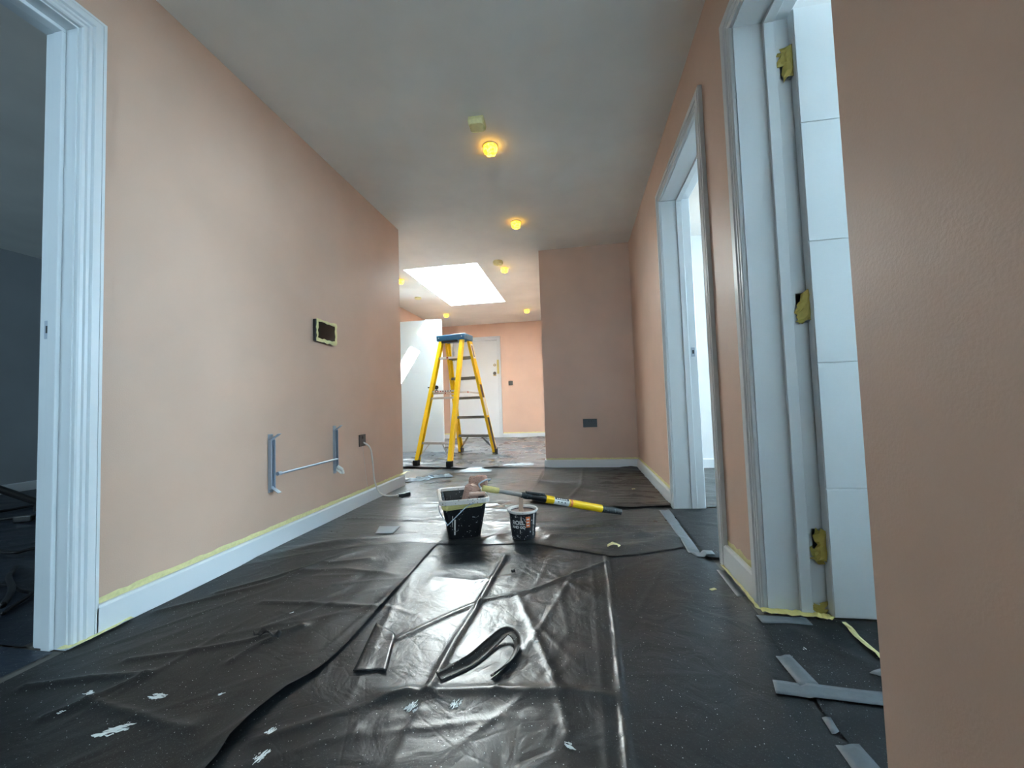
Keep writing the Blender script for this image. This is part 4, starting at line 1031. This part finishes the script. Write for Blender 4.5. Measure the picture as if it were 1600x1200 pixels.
def text_on_pot(s, size, z, ang, mat, name, rot=0):
    cu = bpy.data.curves.new(name, 'FONT'); cu.body = s; cu.size = size; cu.align_x = 'CENTER'; cu.extrude = .0004; cu.offset = .0006
    tmp = bpy.data.objects.new(name, cu); col.objects.link(tmp); bpy.context.view_layer.update()
    me = bpy.data.meshes.new_from_object(tmp.evaluated_get(bpy.context.evaluated_depsgraph_get())); bpy.data.objects.remove(tmp)
    for v in me.vertices:
        x, y, e = v.co
        if rot: x, y = -y, x
        zz = z+y; r = .063+(.074-.063)*(zz-.004)/(PH-.016)+.0008+e
        a = ang+x/r; v.co = (r*math.cos(a), r*math.sin(a), zz)
    me.materials.append(MATS[mat]); o = bpy.data.objects.new(name, me); col.objects.link(o); o.parent = root; return o
TA = -1.42+.35-.25
text_on_pot('ROLL', .029, .082, TA-.12, 'label_white', 'lettering'); text_on_pot('AND GO', .0185, .062, TA-.12, 'label_white', 'lettering')
def pot_patch(a0, a1, z0, z1, mat, name, off=.0010, seed=0):
    r = random.Random(seed); rows = []
    for i in range(5):
        z = z0+(z1-z0)*i/4; rr = .063+(.074-.063)*(z-.004)/(PH-.016)+off
        rows.append([(rr*math.cos(a), rr*math.sin(a), z+r.uniform(-.002, .002)) for a in [a0+(a1-a0)*k/6+r.uniform(-.015, .015) for k in range(7)]])
    return MB().grid(rows).build(name, mat, root, solid=.0004)
pot_patch(TA+.46, TA+.80, .066, .122, 'label_orange', 'orange_label')
for k in range(3): pot_patch(TA+.52, TA+.72, .074+k*.016, .080+k*.016, 'label_white', 'label_mark', .0018, k)
for a, z0, z1, wd in ((TA+1.15, .075, .132, .14), (TA+1.12, .02, .07, .05), (TA+.12, .09, .125, .06), (TA-.28, .118, .126, .1), (TA+.02, .035, .055, .05)):
    pot_patch(a-wd/2, a+wd/2, z0, z1, 'rim_paint', 'paint_drip', .0014, int(z0*1000))
o = MB().bar((0, 0, 0), (.004, -.006, .158), .024, .003, (0, 1, 0)).build('stirring_stick', 'stick_wood', None, .001); o.location = (POT[0]-.012, POT[1]+.012, BZ+.045); tag(o, 'flat wooden stirring stick standing in the paint pot', 'stirring stick')

# ------------------------------------------------------------------ left room: work light stand and cables
root = empty('tripod_stand', (*TRI, .0105)); tag(root, 'black tripod stand of a work light in the left room', 'tripod')
for k in range(3):
    a = TRA+k*2.094; L = TRL
    lg = MB().tube([(.03*math.cos(a), .03*math.sin(a), .52), (L*math.cos(a), L*math.sin(a), .055)], .025, 10).build('leg', 'black_plastic', root)
    MB().tube([(L*math.cos(a), L*math.sin(a), .075), (L*math.cos(a), L*math.sin(a), 0)], [.030, .040], 10).build('rubber_foot', 'black_rubber', lg)
MB().tube([(0, 0, .12), (0, 0, 1.4)], .02, 10).build('column', 'black_plastic', root); MB().tube([(0, 0, .44), (0, 0, .54)], .045, 10).build('collar', 'black_plastic', root)
hd = MB().box(-.15, .15, -.05, .05, 1.4, 1.62).build('lamp_head', 'black_plastic', root, .01); MB().box(-.13, .13, -.053, -.05, 1.42, 1.60).build('lamp_glass', 'glass', hd)
def fcable(pts, r, label, over=()):
    P = smooth_path([(x, y, 0) for x, y in pts], 8)
    for p in P:
        p.z = surfm(p.x, p.y, r+.035)+r+.002
        for q, rq in over:
            if (p.xy-q.xy).length < r+rq+.04: p.z = max(p.z, q.z+rq+r+.002)
    o = MB().tube(P, r, 8).build('power_cable', 'cable_black', None, smooth=True); at(o, P[0]); tag(o, label, 'cable'); return [(p, r) for p in P]
fcable([(-4.6, 2.2), (-4.40, 2.36), (-4.37, 2.50), (-4.27, 2.62), (-4.04, 2.58), (-3.90, 2.36), (-3.95, 2.24), (-4.07, 2.15), (-4.2, 2.1), (-4.5, 1.9)], .010, 'black cable looped around the tripod foot in the left room')
fcable([(-3.3, 1.75), (-2.974, 1.642), (-2.891, 1.691), (-2.80, 1.78), (-2.6, 1.9)], .008, 'black cable crossing the rumpled sheet in the left room')
cb = fcable([(-2.9, 1.42), (-2.60, 1.36), (-2.40, 1.34), (-2.27, 1.30), (-2.19, 1.285), (-2.16, 1.25), (-2.13, 1.20), (-2.09, 1.15)], .007, 'thin black cable loop just inside the left doorway')
fcable([(-2.62, 1.48), (-2.46, 1.37), (-2.30, 1.29), (-2.20, 1.23), (-2.12, 1.165)], .011, 'thick black cable curving just inside the left doorway', cb)
root = empty('cable_plug', (-3.80, 2.19, surfm(-3.8, 2.19, .07)+.001), .5); tag(root, 'black plug lying on the sheet near the tripod foot', 'plug')
MB().box(-.05, .05, -.03, .03, 0, .045).build('plug_body', 'black_plastic', root, .008); MB().tube([(.05, 0, .022), (.09, 0, .02)], .012, 8).build('strain_relief', 'black_rubber', root)
